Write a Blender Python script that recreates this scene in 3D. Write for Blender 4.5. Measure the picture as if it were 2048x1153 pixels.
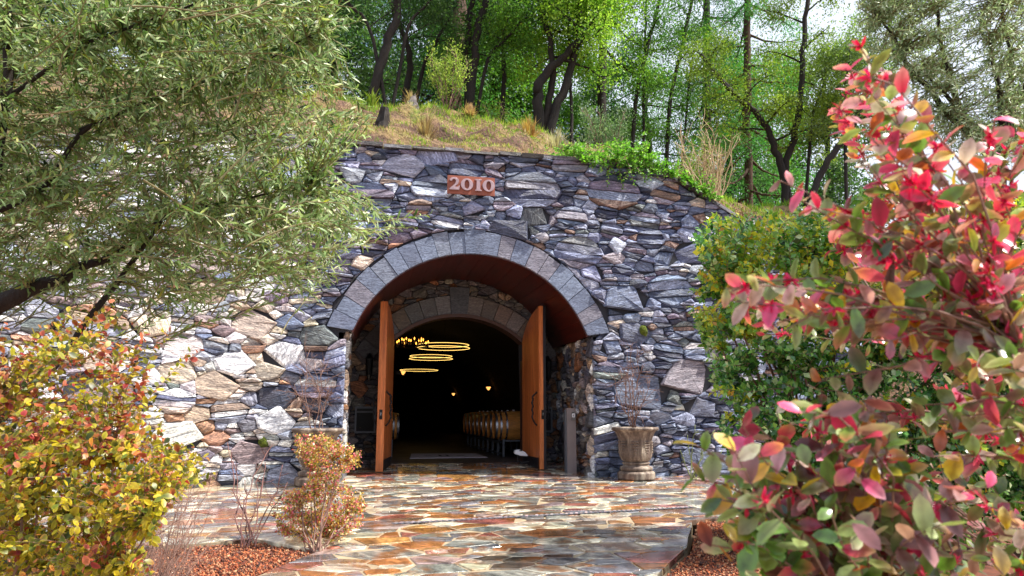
import bpy, math, random
import numpy as np
from mathutils import Matrix, Vector

for _o in list(bpy.data.objects): bpy.data.objects.remove(_o, do_unlink=True)
sc = bpy.context.scene
COL = sc.collection
R = math.radians
RND = random.Random(11)
RNG = np.random.default_rng(7)

# ---------------------------------------------------------------- camera
CAMP = np.array([-1.8, -12.12, 1.05]); PITCH, YAW, FPX = R(9.9), R(-11.5), 1450.0
cd = bpy.data.cameras.new('camera'); cam = bpy.data.objects.new('camera', cd); COL.objects.link(cam)
cam.location = CAMP; cam.rotation_euler = (R(90) + PITCH, 0, YAW)
cd.sensor_fit = 'HORIZONTAL'; cd.sensor_width = 36; cd.lens = 36 * FPX / 2048
cd.clip_start = 0.05; cd.clip_end = 3000
cd.dof.use_dof = True; cd.dof.focus_distance = 11.0; cd.dof.aperture_fstop = 9.0
sc.camera = cam
# ---------------------------------------------------------------- sky and sun
SUN = np.array([0.52, -0.18, 0.84]); SUN /= np.linalg.norm(SUN)
w = bpy.data.worlds.new('World'); sc.world = w; w.use_nodes = True
nt = w.node_tree; nt.nodes.clear()
out = nt.nodes.new('ShaderNodeOutputWorld'); bg = nt.nodes.new('ShaderNodeBackground')
sky = nt.nodes.new('ShaderNodeTexSky'); sky.sky_type = 'NISHITA'; sky.sun_disc = False
sky.sun_elevation = math.asin(SUN[2]); sky.sun_rotation = math.atan2(SUN[0], SUN[1])
sky.air_density = 1.0; sky.dust_density = 1.5
tc = nt.nodes.new('ShaderNodeTexCoord'); mp = nt.nodes.new('ShaderNodeMapping'); mp.inputs['Scale'].default_value = (1, 1, 2.2)
nz = nt.nodes.new('ShaderNodeTexNoise'); nz.inputs['Scale'].default_value = 3.2; nz.inputs['Detail'].default_value = 6; nz.inputs['Roughness'].default_value = .55
rp = nt.nodes.new('ShaderNodeValToRGB'); rp.color_ramp.elements[0].position = .36; rp.color_ramp.elements[1].position = .50
mx = nt.nodes.new('ShaderNodeMix'); mx.data_type = 'RGBA'; mx.inputs['B'].default_value = (5.6, 6.1, 7.2, 1)
nt.links.new(tc.outputs['Generated'], mp.inputs['Vector']); nt.links.new(mp.outputs[0], nz.inputs['Vector'])
nt.links.new(nz.outputs['Fac'], rp.inputs[0]); nt.links.new(rp.outputs[0], mx.inputs['Factor'])
nt.links.new(sky.outputs[0], mx.inputs['A']); nt.links.new(mx.outputs['Result'], bg.inputs[0])
bg.inputs[1].default_value = 0.10; nt.links.new(bg.outputs[0], out.inputs[0])
sl = bpy.data.lights.new('sun', 'SUN'); so = bpy.data.objects.new('sun', sl); COL.objects.link(so)
sl.energy = 5.0; sl.angle = R(3); sl.color = (1.0, .95, .86)
so.rotation_euler = Vector(SUN).to_track_quat('Z', 'Y').to_euler(); so.location = (20, -10, 25)
vs = sc.view_settings; vs.view_transform = 'Standard'; vs.look = 'None'; vs.exposure = 0.95; vs.gamma = 1; vs.use_curve_mapping = False
sc.cycles.max_bounces = 8; sc.cycles.transparent_max_bounces = 8; sc.cycles.use_denoising = True
sc.cycles.sample_clamp_indirect = 6

# ---------------------------------------------------------------- helpers
_f = np.array([-math.sin(YAW) * math.cos(PITCH), math.cos(YAW) * math.cos(PITCH), math.sin(PITCH)])
_r = np.array([math.cos(YAW), math.sin(YAW), 0]); _u = np.cross(_r, _f)
def ray(px, py): return _f + _r * (px - 1024) / FPX - _u * (py - 576.5) / FPX
def at(px, py, Y):
    d = ray(px, py); return CAMP + d * ((Y - CAMP[1]) / d[1])
def atd(px, py, dist): return CAMP + ray(px, py) * dist
def pix(P):
    d = np.asarray(P) - CAMP; k = d @ _f; k = np.where(np.abs(k) < 1e-4, 1e-4, k)
    return 1024 + FPX * (d @ _r) / k, 576.5 - FPX * (d @ _u) / k, k
def gz(Y): return .022 * Y if Y < 0 else min(.12, .051 * Y)
def lin(r, g, b):
    f = lambda c: c / 12.92 if c <= .04045 else ((c + .055) / 1.055) ** 2.4
    return (f(r / 255), f(g / 255), f(b / 255))

class MB:
    def __init__(s): s.v = []; s.f = []; s.t = []; s.s = []
    def add(s, V, Fs, tint=(.5, .5, .5), scv=None):
        o = len(s.v); V = [tuple(map(float, p)) for p in V]; s.v += V
        s.f += [tuple(i + o for i in f) for f in Fs]
        s.t += [tint] * len(V)
        s.s += V if scv is None else [tuple(map(float, p)) for p in scv]
    def box(s, c, d, tint=(.5, .5, .5), rot=None):
        x, y, z = (k / 2 for k in d)
        V = np.array([(-x,-y,-z),(x,-y,-z),(x,y,-z),(-x,y,-z),(-x,-y,z),(x,-y,z),(x,y,z),(-x,y,z)])
        if rot is not None: V = V @ np.array(rot.to_3x3()).T
        s.add(V + np.array(c), [(0,3,2,1),(4,5,6,7),(0,1,5,4),(1,2,6,5),(2,3,7,6),(3,0,4,7)], tint)
    def tube(s, P, Rr, k=6, tint=(.5, .5, .5), cap=True):
        P = np.asarray(P, float); n = len(P); T = np.gradient(P, axis=0)
        T /= np.linalg.norm(T, axis=1)[:, None] + 1e-9
        a = np.array([0, 0, 1.]) if abs(T[0][2]) < .9 else np.array([1., 0, 0])
        V = []
        for i in range(n):
            sx = np.cross(T[i], a); sx /= np.linalg.norm(sx) + 1e-9; sy = np.cross(T[i], sx); a = np.cross(sx, T[i])
            for j in range(k):
                th = 2 * math.pi * j / k; V.append(P[i] + Rr[i] * (math.cos(th) * sx + math.sin(th) * sy))
        Fs = [(i*k+j, i*k+(j+1) % k, (i+1)*k+(j+1) % k, (i+1)*k+j) for i in range(n-1) for j in range(k)]
        if cap: Fs += [tuple(range(k))[::-1], tuple((n-1)*k + j for j in range(k))]
        s.add(V, Fs, tint)
    def lathe(s, prof, k=24, c=(0, 0, 0), axis='Z', tint=(.5, .5, .5), cap=True):
        V = []
        for r, z in prof:
            for j in range(k):
                th = 2 * math.pi * j / k; a, b = r * math.cos(th), r * math.sin(th)
                V.append((a + c[0], b + c[1], z + c[2]) if axis == 'Z' else (z + c[0], a + c[1], b + c[2]))
        n = len(prof)
        Fs = [(i*k+j, i*k+(j+1) % k, (i+1)*k+(j+1) % k, (i+1)*k+j) for i in range(n-1) for j in range(k)]
        if cap: Fs += [tuple(range(k))[::-1], tuple((n-1)*k + j for j in range(k))]
        s.add(V, Fs, tint)
    def obj(s, name, mat, parent=None, smooth=False):
        me = bpy.data.meshes.new(name); me.from_pydata(s.v, [], s.f)
        if s.v:
            a = me.attributes.new('tint', 'FLOAT_COLOR', 'POINT'); t = np.ones((len(s.v), 4), 'f'); t[:, :3] = s.t; a.data.foreach_set('color', t.ravel())
            a = me.attributes.new('sc', 'FLOAT_VECTOR', 'POINT'); a.data.foreach_set('vector', np.array(s.s, 'f').ravel())
        me.materials.append(MAT[mat] if isinstance(mat, str) else mat)
        if smooth: me.polygons.foreach_set('use_smooth', [True] * len(me.polygons))
        me.update(); return link(name, me, parent)
def link(name, me, parent=None):
    o = bpy.data.objects.new(name, me); COL.objects.link(o)
    if parent is not None:
        o.parent = parent; o.matrix_parent_inverse = Matrix.Translation(-Vector(WLOC.get(parent.name, (0, 0, 0))))
    return o
WLOC = {}
def thing(name, label, cat, loc, group=None):
    o = bpy.data.objects.new(name, None); COL.objects.link(o); o.location = loc; o.empty_display_size = .1
    WLOC[o.name] = tuple(map(float, loc)); return tag(o, label, cat, group)
def tag(o, label, cat, group=None, kind=None):
    if label: o['label'] = label
    if cat:
        o['category'] = cat
        if not kind: o['kind'] = 'thing'
    if group: o['group'] = group
    if kind: o['kind'] = kind
    return o
def kind(o, k): o['kind'] = k; return o
def copy_tree(root, loc, rz, label, group=None, scale=1):
    r = root.copy(); COL.objects.link(r); r.location = loc; r.rotation_euler = (0, 0, rz); r.scale = (scale,) * 3
    r['label'] = label
    if group: r['group'] = group
    for ch in root.children:
        c = ch.copy(); COL.objects.link(c); c.parent = r; c.matrix_parent_inverse = ch.matrix_parent_inverse.copy()
        for g in ch.children:
            d = g.copy(); COL.objects.link(d); d.parent = c; d.matrix_parent_inverse = g.matrix_parent_inverse.copy()
    return r
def tri_mesh(name, V, Fa, T, mat, parent=None, smooth=False):
    V = np.asarray(V, 'f'); Fa = np.asarray(Fa, np.int32); me = bpy.data.meshes.new(name)
    me.vertices.add(len(V)); me.vertices.foreach_set('co', V.ravel())
    k = Fa.shape[1]; me.loops.add(Fa.size); me.loops.foreach_set('vertex_index', Fa.ravel())
    me.polygons.add(len(Fa)); me.polygons.foreach_set('loop_start', np.arange(0, Fa.size, k, dtype=np.int32))
    if smooth: me.polygons.foreach_set('use_smooth', np.ones(len(Fa), bool))
    a = me.attributes.new('tint', 'FLOAT_COLOR', 'POINT'); t = np.ones((len(V), 4), 'f'); t[:, :3] = T; a.data.foreach_set('color', t.ravel())
    me.materials.append(MAT[mat]); me.update(calc_edges=True); return link(name, me, parent)

# ---------------------------------------------------------------- materials
MAT = {}
class NT:
    def __init__(s, name):
        m = bpy.data.materials.new(name); m.use_nodes = True; s.t = m.node_tree; s.t.nodes.clear(); MAT[name] = m
        s.o = s.n('ShaderNodeOutputMaterial'); s.p = s.n('ShaderNodeBsdfPrincipled'); s.l(s.p.outputs[0], s.o.inputs[0])
    def n(s, t, **k):
        q = s.t.nodes.new(t)
        for a, b in k.items():
            if a in q.inputs and not hasattr(q, a): q.inputs[a].default_value = b
            else: setattr(q, a, b)
        return q
    def l(s, a, b): s.t.links.new(a, b)
    def attr(s, nm): q = s.n('ShaderNodeAttribute'); q.attribute_name = nm; return q
    def noise(s, vec, scale, detail=4, rough=.55, vscale=None):
        if vscale:
            m = s.n('ShaderNodeMapping'); m.inputs['Scale'].default_value = vscale; s.l(vec, m.inputs[0]); vec = m.outputs[0]
        q = s.n('ShaderNodeTexNoise'); q.inputs['Scale'].default_value = scale; q.inputs['Detail'].default_value = detail; q.inputs['Roughness'].default_value = rough
        s.l(vec, q.inputs['Vector']); return q.outputs['Fac']
    def ramp(s, fac, stops):
        q = s.n('ShaderNodeValToRGB'); e = q.color_ramp.elements
        while len(e) < len(stops): e.new(.5)
        for i, (p, c) in enumerate(stops): e[i].position = p; e[i].color = (*c, 1) if len(c) == 3 else c
        s.l(fac, q.inputs[0]); return q.outputs[0]
    def mix(s, f, a, b, mode='MIX'):
        q = s.n('ShaderNodeMix'); q.data_type = 'RGBA'; q.blend_type = mode
        for i, x in (('Factor', f), ('A', a), ('B', b)):
            if hasattr(x, 'is_linked'): s.l(x, q.inputs[i])
            elif i == 'Factor': q.inputs[i].default_value = x
            else: q.inputs[i].default_value = (*x, 1)
        return q.outputs['Result']
    def math(s, op, a, b=0.):
        q = s.n('ShaderNodeMath'); q.operation = op
        for i, x in enumerate((a, b)):
            if hasattr(x, 'is_linked'): s.l(x, q.inputs[i])
            else: q.inputs[i].default_value = x
        return q.outputs[0]
    def bump(s, h, strength=.5, dist=.02):
        q = s.n('ShaderNodeBump'); q.inputs['Strength'].default_value = strength; q.inputs['Distance'].default_value = dist
        s.l(h, q.inputs['Height']); s.l(q.outputs[0], s.p.inputs['Normal']); return q
    def set(s, **k):
        for a, b in k.items():
            i = s.p.inputs[a.replace('_', ' ')]
            if hasattr(b, 'is_linked'): s.l(b, i)
            else: i.default_value = (*b, 1) if isinstance(b, tuple) and len(b) == 3 else b
        return s

def stone_mat(name, rough=(.35, .7), strata=1., stain=.22, bump=.7):
    m = NT(name); t = m.attr('tint').outputs['Color']; v = m.attr('sc').outputs['Vector']
    st = m.noise(v, 3.0, 7, .68, (1.0, 1.0, 7.0)); bl = m.noise(v, 2.2, 4, .6); fi = m.noise(v, 22, 5, .65, (1, 1, 3))
    c = m.mix(m.math('MULTIPLY', strata, 1.), t, m.mix(1., t, m.ramp(st, [(.30, (.25, .26, .32)), (.45, (.72, .72, .76)), (.58, (1.2, 1.2, 1.2)), (.70, (2.3, 2.3, 2.35))]), 'MULTIPLY'))
    c = m.mix(m.ramp(bl, [(.52, (0, 0, 0)), (.72, (stain,) * 3)]), c, m.mix(.55, t, (.26, .13, .06)))
    c = m.mix(1., c, m.ramp(fi, [(.34, (.38, .38, .42)), (.62, (1.25, 1.25, 1.25))]), 'MULTIPLY')
    h = m.math('ADD', m.math('MULTIPLY', st, .75), m.math('MULTIPLY', fi, .45))
    m.bump(h, bump, .05)
    m.set(Base_Color=c, Roughness=m.ramp(m.noise(v, 5, 3), [(.3, (rough[0],) * 3), (.7, (rough[1],) * 3)]))
    m.p.inputs['Specular IOR Level'].default_value = .5
    return m
stone_mat('slate', (.32, .62), bump=1.); stone_mat('dressed_slate', (.4, .6), .4, .12, .35)
# wet flagstones
m = NT('flagstone'); t = m.attr('tint').outputs['Color']; v = m.attr('sc').outputs['Vector']
st = m.noise(v, 2.5, 6, .6, (1, 3.0, 1)); fi = m.noise(v, 16, 5, .6); wt = m.noise(v, 1.4, 4, .55)
c = m.mix(1., t, m.ramp(st, [(.30, (.28, .28, .29)), (.48, (.9, .9, .9)), (.66, (1.9, 1.85, 1.75))]), 'MULTIPLY')
c = m.mix(m.ramp(m.noise(v, 3.3, 4), [(.50, (0, 0, 0)), (.64, (.85, .85, .85))]), c, (.30, .115, .03))
c = m.mix(1., c, m.ramp(fi, [(.3, (.6, .6, .6)), (.65, (1.15, 1.15, 1.15))]), 'MULTIPLY')
m.bump(m.math('ADD', m.math('MULTIPLY', st, .6), m.math('MULTIPLY', fi, .3)), 1., .06)
m.set(Base_Color=c, Roughness=m.ramp(wt, [(.38, (.08, .08, .08)), (.62, (.38, .38, .38))]), Coat_Weight=.9, Coat_Roughness=.09)

def plain(name, col, rough=.6, metal=0., var=.25, scale=8., bump=.15, vscale=None, dist=.01):
    m = NT(name); v = m.n('ShaderNodeTexCoord').outputs['Object']; n1 = m.noise(v, scale, 5, .6, vscale)
    lo = tuple(c * (1 - var) for c in col); hi = tuple(min(1, c * (1 + var)) for c in col)
    m.set(Base_Color=m.ramp(n1, [(.3, lo), (.7, hi)]), Roughness=m.ramp(n1, [(.3, (max(.02, rough - .1),) * 3), (.7, (min(1, rough + .1),) * 3)]), Metallic=metal)
    if bump: m.bump(m.noise(v, scale * 5, 4, .6, vscale), bump, dist)
    return m
plain('wall_core', lin(52, 52, 58), .9, var=.4, scale=6, bump=.6)
plain('grout', lin(160, 142, 116), .55, var=.25, scale=9, bump=.4)
plain('earth', lin(112, 82, 60), .95, var=.45, scale=2.5, bump=.8, dist=.08)
plain('steel_dark', lin(52, 50, 56), .4, .6, .2, 6)
plain('steel_trim', lin(82, 58, 50), .5, .3, .2, 6)
plain('post_paint', lin(136, 124, 124), .45, .2, .08, 5, .05)
plain('vent_frame', lin(92, 96, 104), .5, .2, .15, 6)
plain('black_mesh', lin(20, 20, 23), .6, .2, .3, 60, .4)
plain('plate', lin(40, 38, 40), .35, .7, .2, 9)
plain('nickel', lin(150, 150, 155), .3, .9, .1, 9, 0)
plain('white_plastic', lin(225, 226, 232), .35, 0, .04, 5, 0)
plain('rubber', lin(22, 22, 24), .6, 0, .2, 10)
plain('hoop', lin(150, 152, 158), .32, .9, .15, 12)
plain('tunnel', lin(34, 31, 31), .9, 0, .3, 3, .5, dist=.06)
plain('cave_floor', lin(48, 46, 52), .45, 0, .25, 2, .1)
plain('mat_weave', lin(196, 186, 192), .9, 0, .2, 40, .3)
plain('mat_print', lin(46, 42, 46), .9, 0, .2, 40, .3)
plain('corten', lin(148, 82, 62), .6, .1, .22, 7, .3)
plain('digit', lin(176, 148, 150), .4, .5, .15, 14, .2)
plain('soil', lin(62, 48, 38), .95, 0, .4, 30, .8)
plain('candle', lin(200, 180, 150), .6, 0, .05, 6, 0)
plain('bark_dark', lin(42, 35, 31), .9, 0, .5, 3, .9, (3, 3, .8), .03)
plain('bark_red', lin(84, 60, 48), .9, 0, .4, 4, .8, (3, 3, .5), .03)
plain('twig', lin(128, 96, 84), .7, 0, .3, 12, .3)
plain('olive_twig', lin(128, 120, 84), .7, 0, .25, 12, .3)
plain('rose_bark', lin(112, 72, 66), .6, 0, .35, 9, .3)
plain('twig_red', lin(128, 58, 58), .6, 0, .3, 12, .3)
plain('twig_pale', lin(186, 160, 124), .7, 0, .25, 12, .3)
plain('cane', lin(108, 116, 62), .6, 0, .3, 12, .3)
plain('dead_wood', lin(120, 112, 110), .9, 0, .4, 6, .8, (2, 2, .5), .03)
# stoneware urn
m = NT('urn'); v = m.n('ShaderNodeTexCoord').outputs['Object']
st = m.noise(v, 5, 5, .6, (2.2, 2.2, .35)); fi = m.noise(v, 30, 4)
c = m.ramp(st, [(.3, lin(72, 60, 54)), (.5, lin(120, 102, 90)), (.7, lin(180, 166, 148))])
m.set(Base_Color=m.mix(1., c, m.ramp(fi, [(.3, (.7, .7, .7)), (.7, (1.1, 1.1, 1.1))]), 'MULTIPLY'), Roughness=.75); m.bump(fi, .35, .01)
# wood
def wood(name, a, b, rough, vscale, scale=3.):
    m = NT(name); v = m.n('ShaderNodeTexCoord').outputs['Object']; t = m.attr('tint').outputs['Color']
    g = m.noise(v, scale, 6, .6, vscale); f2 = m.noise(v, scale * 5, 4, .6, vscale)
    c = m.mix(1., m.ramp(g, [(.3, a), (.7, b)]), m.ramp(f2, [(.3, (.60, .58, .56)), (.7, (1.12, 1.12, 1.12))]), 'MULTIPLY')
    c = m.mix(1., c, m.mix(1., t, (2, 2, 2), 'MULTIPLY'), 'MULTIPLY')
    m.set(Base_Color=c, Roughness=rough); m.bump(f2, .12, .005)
wood('door_wood', lin(172, 90, 44), lin(220, 130, 72), .38, (7, 7, .5))
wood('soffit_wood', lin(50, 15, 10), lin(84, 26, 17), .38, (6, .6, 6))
wood('oak', lin(206, 130, 56), lin(240, 172, 92), .5, (.7, 7, 7))
def emis(name, col, s):
    m = NT(name); m.set(Base_Color=col, Emission_Color=col, Emission_Strength=s)
emis('ring_glow', (1.0, .62, .15), 1.5); emis('flame', (1.0, .38, .05), 3.0); emis('sconce_glow', (1.0, .42, .10), 1.1)
# leaves: colour per leaf, some light passes through the blade
def leaf_mat(name, rough=.42, trans=.35, back=None, backmix=.0, spec=.5):
    m = NT(name); t = m.attr('tint').outputs['Color']; v = m.n('ShaderNodeTexCoord').outputs['Object']
    c = m.mix(1., t, m.ramp(m.noise(v, 60, 4, .65), [(.30, (.62, .60, .5)), (.44, (1, 1, 1)), (.7, (1.22, 1.2, 1.15))]), 'MULTIPLY')
    if back:
        g = m.n('ShaderNodeNewGeometry'); c = m.mix(m.math('MULTIPLY', g.outputs['Backfacing'], backmix), c, back)
    m.set(Base_Color=c, Roughness=rough); m.p.inputs['Specular IOR Level'].default_value = spec
    tr = m.n('ShaderNodeBsdfTranslucent'); m.l(m.mix(1., c, (1.1, 1.3, .72), 'MULTIPLY'), tr.inputs[0])
    ms = m.n('ShaderNodeMixShader'); ms.inputs[0].default_value = trans
    m.l(m.p.outputs[0], ms.inputs[1]); m.l(tr.outputs[0], ms.inputs[2]); m.l(ms.outputs[0], m.o.inputs[0])
leaf_mat('leaf', .42, .38); leaf_mat('tree_leaf', .5, .45, spec=.35); leaf_mat('olive_leaf', .42, .3, lin(150, 176, 112), .4, .45); leaf_mat('shrub_leaf', .26, .3, spec=.8)
leaf_mat('grass_blade', .6, .4, spec=.3)
# gravel chips
m = NT('chip'); m.set(Base_Color=m.attr('tint').outputs['Color'], Roughness=.75)
plain('gravel_base', lin(104, 56, 38), .95, 0, .4, 20, .8)
# hillside soil, dry straw and green patches
m = NT('hillside'); v = m.n('ShaderNodeTexCoord').outputs['Object']
a = m.noise(v, .9, 6, .65); b = m.noise(v, 7, 5, .65)
c = m.ramp(a, [(.34, lin(76, 52, 44)), (.47, lin(126, 96, 80)), (.60, lin(150, 126, 84)), (.70, lin(112, 130, 50))])
m.set(Base_Color=m.mix(1., c, m.ramp(b, [(.3, (.45, .42, .40)), (.65, (1.15, 1.15, 1.1))]), 'MULTIPLY'), Roughness=.95); m.bump(b, 1., .2)

# ---------------------------------------------------------------- rubble stones
def clip(poly, a, b, c):
    out = []; n = len(poly)
    for i in range(n):
        p, q = poly[i], poly[(i + 1) % n]; dp = a * p[0] + b * p[1] - c; dq = a * q[0] + b * q[1] - c
        if dp <= 0: out.append(p)
        if (dp < 0 < dq) or (dq < 0 < dp):
            k = dp / (dp - dq); out.append((p[0] + k * (q[0] - p[0]), p[1] + k * (q[1] - p[1])))
    return out
def area(p): return .5 * abs(sum(p[i][0] * p[(i + 1) % len(p)][1] - p[(i + 1) % len(p)][0] * p[i][1] for i in range(len(p))))
def cen(p): return (sum(q[0] for q in p) / len(p), sum(q[1] for q in p) / len(p))
def pack(x0, x1, y0, y1, tiers, an, rng, gap, keep=None):
    """dart-thrown discs of falling size, then their power cells as convex polygons"""
    P = np.zeros((0, 2)); Rr = np.zeros(0); H = (y1 - y0) * an
    for rlo, rhi, tries in tiers:
        C = np.column_stack([rng.uniform(x0, x1, tries), rng.uniform(0, H, tries)]); rr = rng.uniform(rlo, rhi, tries)
        for c, r_ in zip(C, rr):
            if len(P) == 0 or np.all(((P - c) ** 2).sum(1) > ((Rr + r_) * .90) ** 2):
                P = np.vstack([P, c]); Rr = np.append(Rr, r_)
    cells = []
    for i in range(len(P)):
        if keep is not None and not keep(P[i][0], P[i][1] / an + y0): continue
        d2 = ((P - P[i]) ** 2).sum(1); nb = np.argsort(d2)[1:26]
        poly = [(x0, 0), (x1, 0), (x1, H), (x0, H)]
        for j in nb:
            dx, dy = P[j] - P[i]; cc = ((P[j] ** 2).sum() - .8 * Rr[j] ** 2 - (P[i] ** 2).sum() + .8 * Rr[i] ** 2) / 2
            L = math.hypot(dx, dy); poly = clip(poly, dx, dy, cc - gap * .5 * L * (1 + .0 * L))
            if len(poly) < 3: break
        if len(poly) >= 3: cells.append([(p[0], p[1] / an + y0) for p in poly])
    return cells
def layer(cells, rng, prob, hmin, gap):
    out = []
    for c in cells:
        ys = [p[1] for p in c]; h = max(ys) - min(ys)
        if h > hmin and rng.random() < prob:
            n = int(min(4, max(2, round(h / rng.uniform(.055, .11))))); sl = rng.uniform(-.16, .16); cx, cy = cen(c)
            cuts = np.linspace(min(ys), max(ys), n + 1)[1:-1] + rng.uniform(-.02, .02, n - 1); rest = c
            for k in cuts:
                lo = clip(rest, -sl, 1, k - sl * cx - gap / 2); rest = clip(rest, sl, -1, -(k - sl * cx + gap / 2))
                if len(lo) >= 3: out.append(lo)
                if len(rest) < 3: break
            if len(rest) >= 3: out.append(rest)
        else: out.append(c)
    return out
def angular(c, rng, over=.10):
    """fewer, longer sides: the shortest edge goes and its neighbours run on to their meeting point"""
    c = [np.array(p) for p in c]; goal = int(rng.choice([4, 5, 5, 6]))
    while len(c) > goal:
        n = len(c); L = [np.linalg.norm(c[(i + 1) % n] - c[i]) for i in range(n)]; done = False
        for i in np.argsort(L):
            a, b, p, q = c[i - 1], c[i], c[(i + 1) % n], c[(i + 2) % n]; d1, d2 = b - a, p - q; den = d1[0] * d2[1] - d1[1] * d2[0]
            if abs(den) < 1e-7: continue
            t = ((q[0] - a[0]) * d2[1] - (q[1] - a[1]) * d2[0]) / den; x = a + d1 * t
            if t > 1 and np.linalg.norm(x - (b + p) / 2) < over: c[i] = x; del c[(i + 1) % n]; done = True; break
        if not done:
            n = len(c); tri = [abs(np.cross(c[i] - c[i - 1], c[(i + 1) % n] - c[i])) for i in range(n)]; del c[int(np.argmin(tri))]
    return [tuple(p) for p in c]
def rough_poly(c, rng, amt=.25):
    n = len(c); out = []
    for i in range(n):
        p, a, b = np.array(c[i]), np.array(c[i - 1]), np.array(c[(i + 1) % n])
        la, lb = np.linalg.norm(a - p), np.linalg.norm(b - p)
        if min(la, lb) < .012: continue
        k = rng.uniform(.06, amt)
        if n <= 7:
            out.append(p + (a - p) * k * min(1, .12 / la)); out.append(p + (b - p) * k * min(1, .12 / lb))
        else: out.append(p + (a - p) / la * 0.004)
    return out
def stone_geo(c, rng, depth, fmap, mb, tint, gapback=-.12, rnd=1.):
    P = np.array(rough_poly(c, rng)); n = len(P)
    if n < 3: return 0
    ctr = P.mean(0); r0 = np.linalg.norm(P - ctr, axis=1).mean(); hgt = np.ptp(P[:, 1]); th = rng.uniform(-.35, .35) if rng.random() < .8 else rng.uniform(0, 3)
    d = rng.uniform(*depth); g = rng.uniform(-.16, .16, 2) * rnd; inset = min(.045, .30 * hgt) * rng.uniform(.5, 1.1); bev = inset * rng.uniform(.4, 1.0)
    off = rng.uniform(0, 60, 3)
    rel = P - ctr; ln = np.linalg.norm(rel, axis=1)[:, None]; P2 = ctr + rel * np.maximum(.35, 1 - inset / ln) + rng.uniform(-.12, .12, rel.shape) * inset
    jit = rng.uniform(-.012, .012, n) * rnd; pk = ctr + rng.uniform(-.35, .35, 2) * r0 * .8
    rows = [(P, np.full(n, gapback)), (P, d - bev + (P - ctr) @ g * .5 + jit * .5), (P2, d + (P2 - ctr) @ g + jit), (pk[None], np.array([d + (pk - ctr) @ g + rng.uniform(-.006, .03) * rnd]))]
    V = []; S = []; cs, sn = math.cos(th), math.sin(th)
    for Q, D in rows:
        for q, dd in zip(Q, D):
            V.append(fmap(q[0], q[1], dd)); a, b = q - ctr; S.append((a * cs + b * sn + off[0], dd + off[1], -a * sn + b * cs + off[2]))
    Fs = [(k*n+i, k*n+(i+1) % n, (k+1)*n+(i+1) % n, (k+1)*n+i) for k in range(2) for i in range(n)] + [(2*n+i, 2*n+(i+1) % n, 3*n) for i in range(n)]
    mb.add(V, Fs, tint, S); return area(c)
def ccw(c):
    s = sum(c[i][0] * c[(i + 1) % len(c)][1] - c[(i + 1) % len(c)][0] * c[i][1] for i in range(len(c))); return c if s > 0 else c[::-1]
SLATE = [(lin(112, 122, 148), 6), (lin(88, 96, 120), 4), (lin(134, 142, 164), 5), (lin(120, 110, 126), 2), (lin(148, 142, 152), 2), (lin(172, 178, 194), 2.4), (lin(140, 112, 98), .5), (lin(112, 118, 118), 1.2), (lin(62, 68, 88), 2)]
WARM = [(lin(202, 186, 166), 4), (lin(218, 212, 204), 5), (lin(172, 150, 132), 2), (lin(150, 154, 166), 4), (lin(168, 126, 100), .7), (lin(230, 228, 224), 4.5), (lin(112, 112, 122), 1.5), (lin(150, 132, 132), 1.5)]
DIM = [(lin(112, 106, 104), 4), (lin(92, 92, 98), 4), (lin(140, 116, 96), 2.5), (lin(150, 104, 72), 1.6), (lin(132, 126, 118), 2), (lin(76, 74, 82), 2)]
def pick(pal, rng):
    wts = np.array([k[1] for k in pal], float); c = np.array(pal[rng.choice(len(pal), p=wts / wts.sum())][0]); return tuple(np.clip(c * rng.uniform(.88, 1.6) * rng.uniform(.95, 1.05, 3), 0, .95))
def lay_stones(cells, fmap, parent, rng, palf, depth, mat='slate', maxn=300, name='stone', rest='small_stones', score=None, rnd=1.):
    cells = [ccw(angular(ccw(c), rng)) if area(c) > .012 else ccw(c) for c in cells if area(c) > 4e-4]
    cells.sort(key=lambda c: -(score(c) if score else area(c)))
    mbr = MB()
    for i, c in enumerate(cells):
        cx, cy = cen(c); mb = MB() if i < maxn else mbr
        stone_geo(c, rng, depth, fmap, mb, pick(palf(cx, cy, rng), rng), rnd=rnd)
        if i < maxn and mb.v: mb.obj(name, mat, parent)
    if mbr.v: kind(mbr.obj(rest, mat, parent), 'stuff')

# ---------------------------------------------------------------- front wall with its arch
A_R, A_Z, A_T = 2.14, 1.64, 2.56          # inner radius, centre height, outer radius
JX, SPR = 2.10, 2.42
_us = np.linspace(0, 9, 181); _th = np.clip((_us - 2.75) / 1.5, 0, 1) * R(36)
_wx = -np.concatenate([[0], np.cumsum(np.cos((_th[1:] + _th[:-1]) / 2) * .05)]); _wy = -np.concatenate([[0], np.cumsum(np.sin((_th[1:] + _th[:-1]) / 2) * .05)])
def wall_pt(u, v, d):
    if u >= 0: return (u, -d, v)
    t = float(np.interp(-u, _us, _th)); return (float(np.interp(-u, _us, _wx)) + d * math.sin(t), float(np.interp(-u, _us, _wy)) - d * math.cos(t), v)
WTOP = [(-9, 3.6), (-4.6, 5.55), (-3.6, 5.6), (3.3, 5.58), (4.66, 4.88), (7.6, 3.1)]
def wtop(u): return float(np.interp(u, [p[0] for p in WTOP], [p[1] for p in WTOP]))
wall = thing('stone_wall', 'tall dry-stacked slate wall with a broad arched portal', 'wall', (0, 0, 0))
rw = np.random.default_rng(21)
def wkeep(x, y):
    if y > wtop(x) + .1: return False
    if y < SPR and abs(x) < JX - .2: return False
    return not (y >= SPR and math.hypot(x, y - A_Z) < A_T - .16)
cells = pack(-8.9, 7.5, -.35, 5.7, [(.40, .58, 60), (.27, .36, 500), (.16, .24, 2200), (.09, .14, 9000), (.055, .08, 14000)], 1.6, rw, .007, wkeep)
cells = layer(cells, rw, .58, .13, .009)
fin = []
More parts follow.
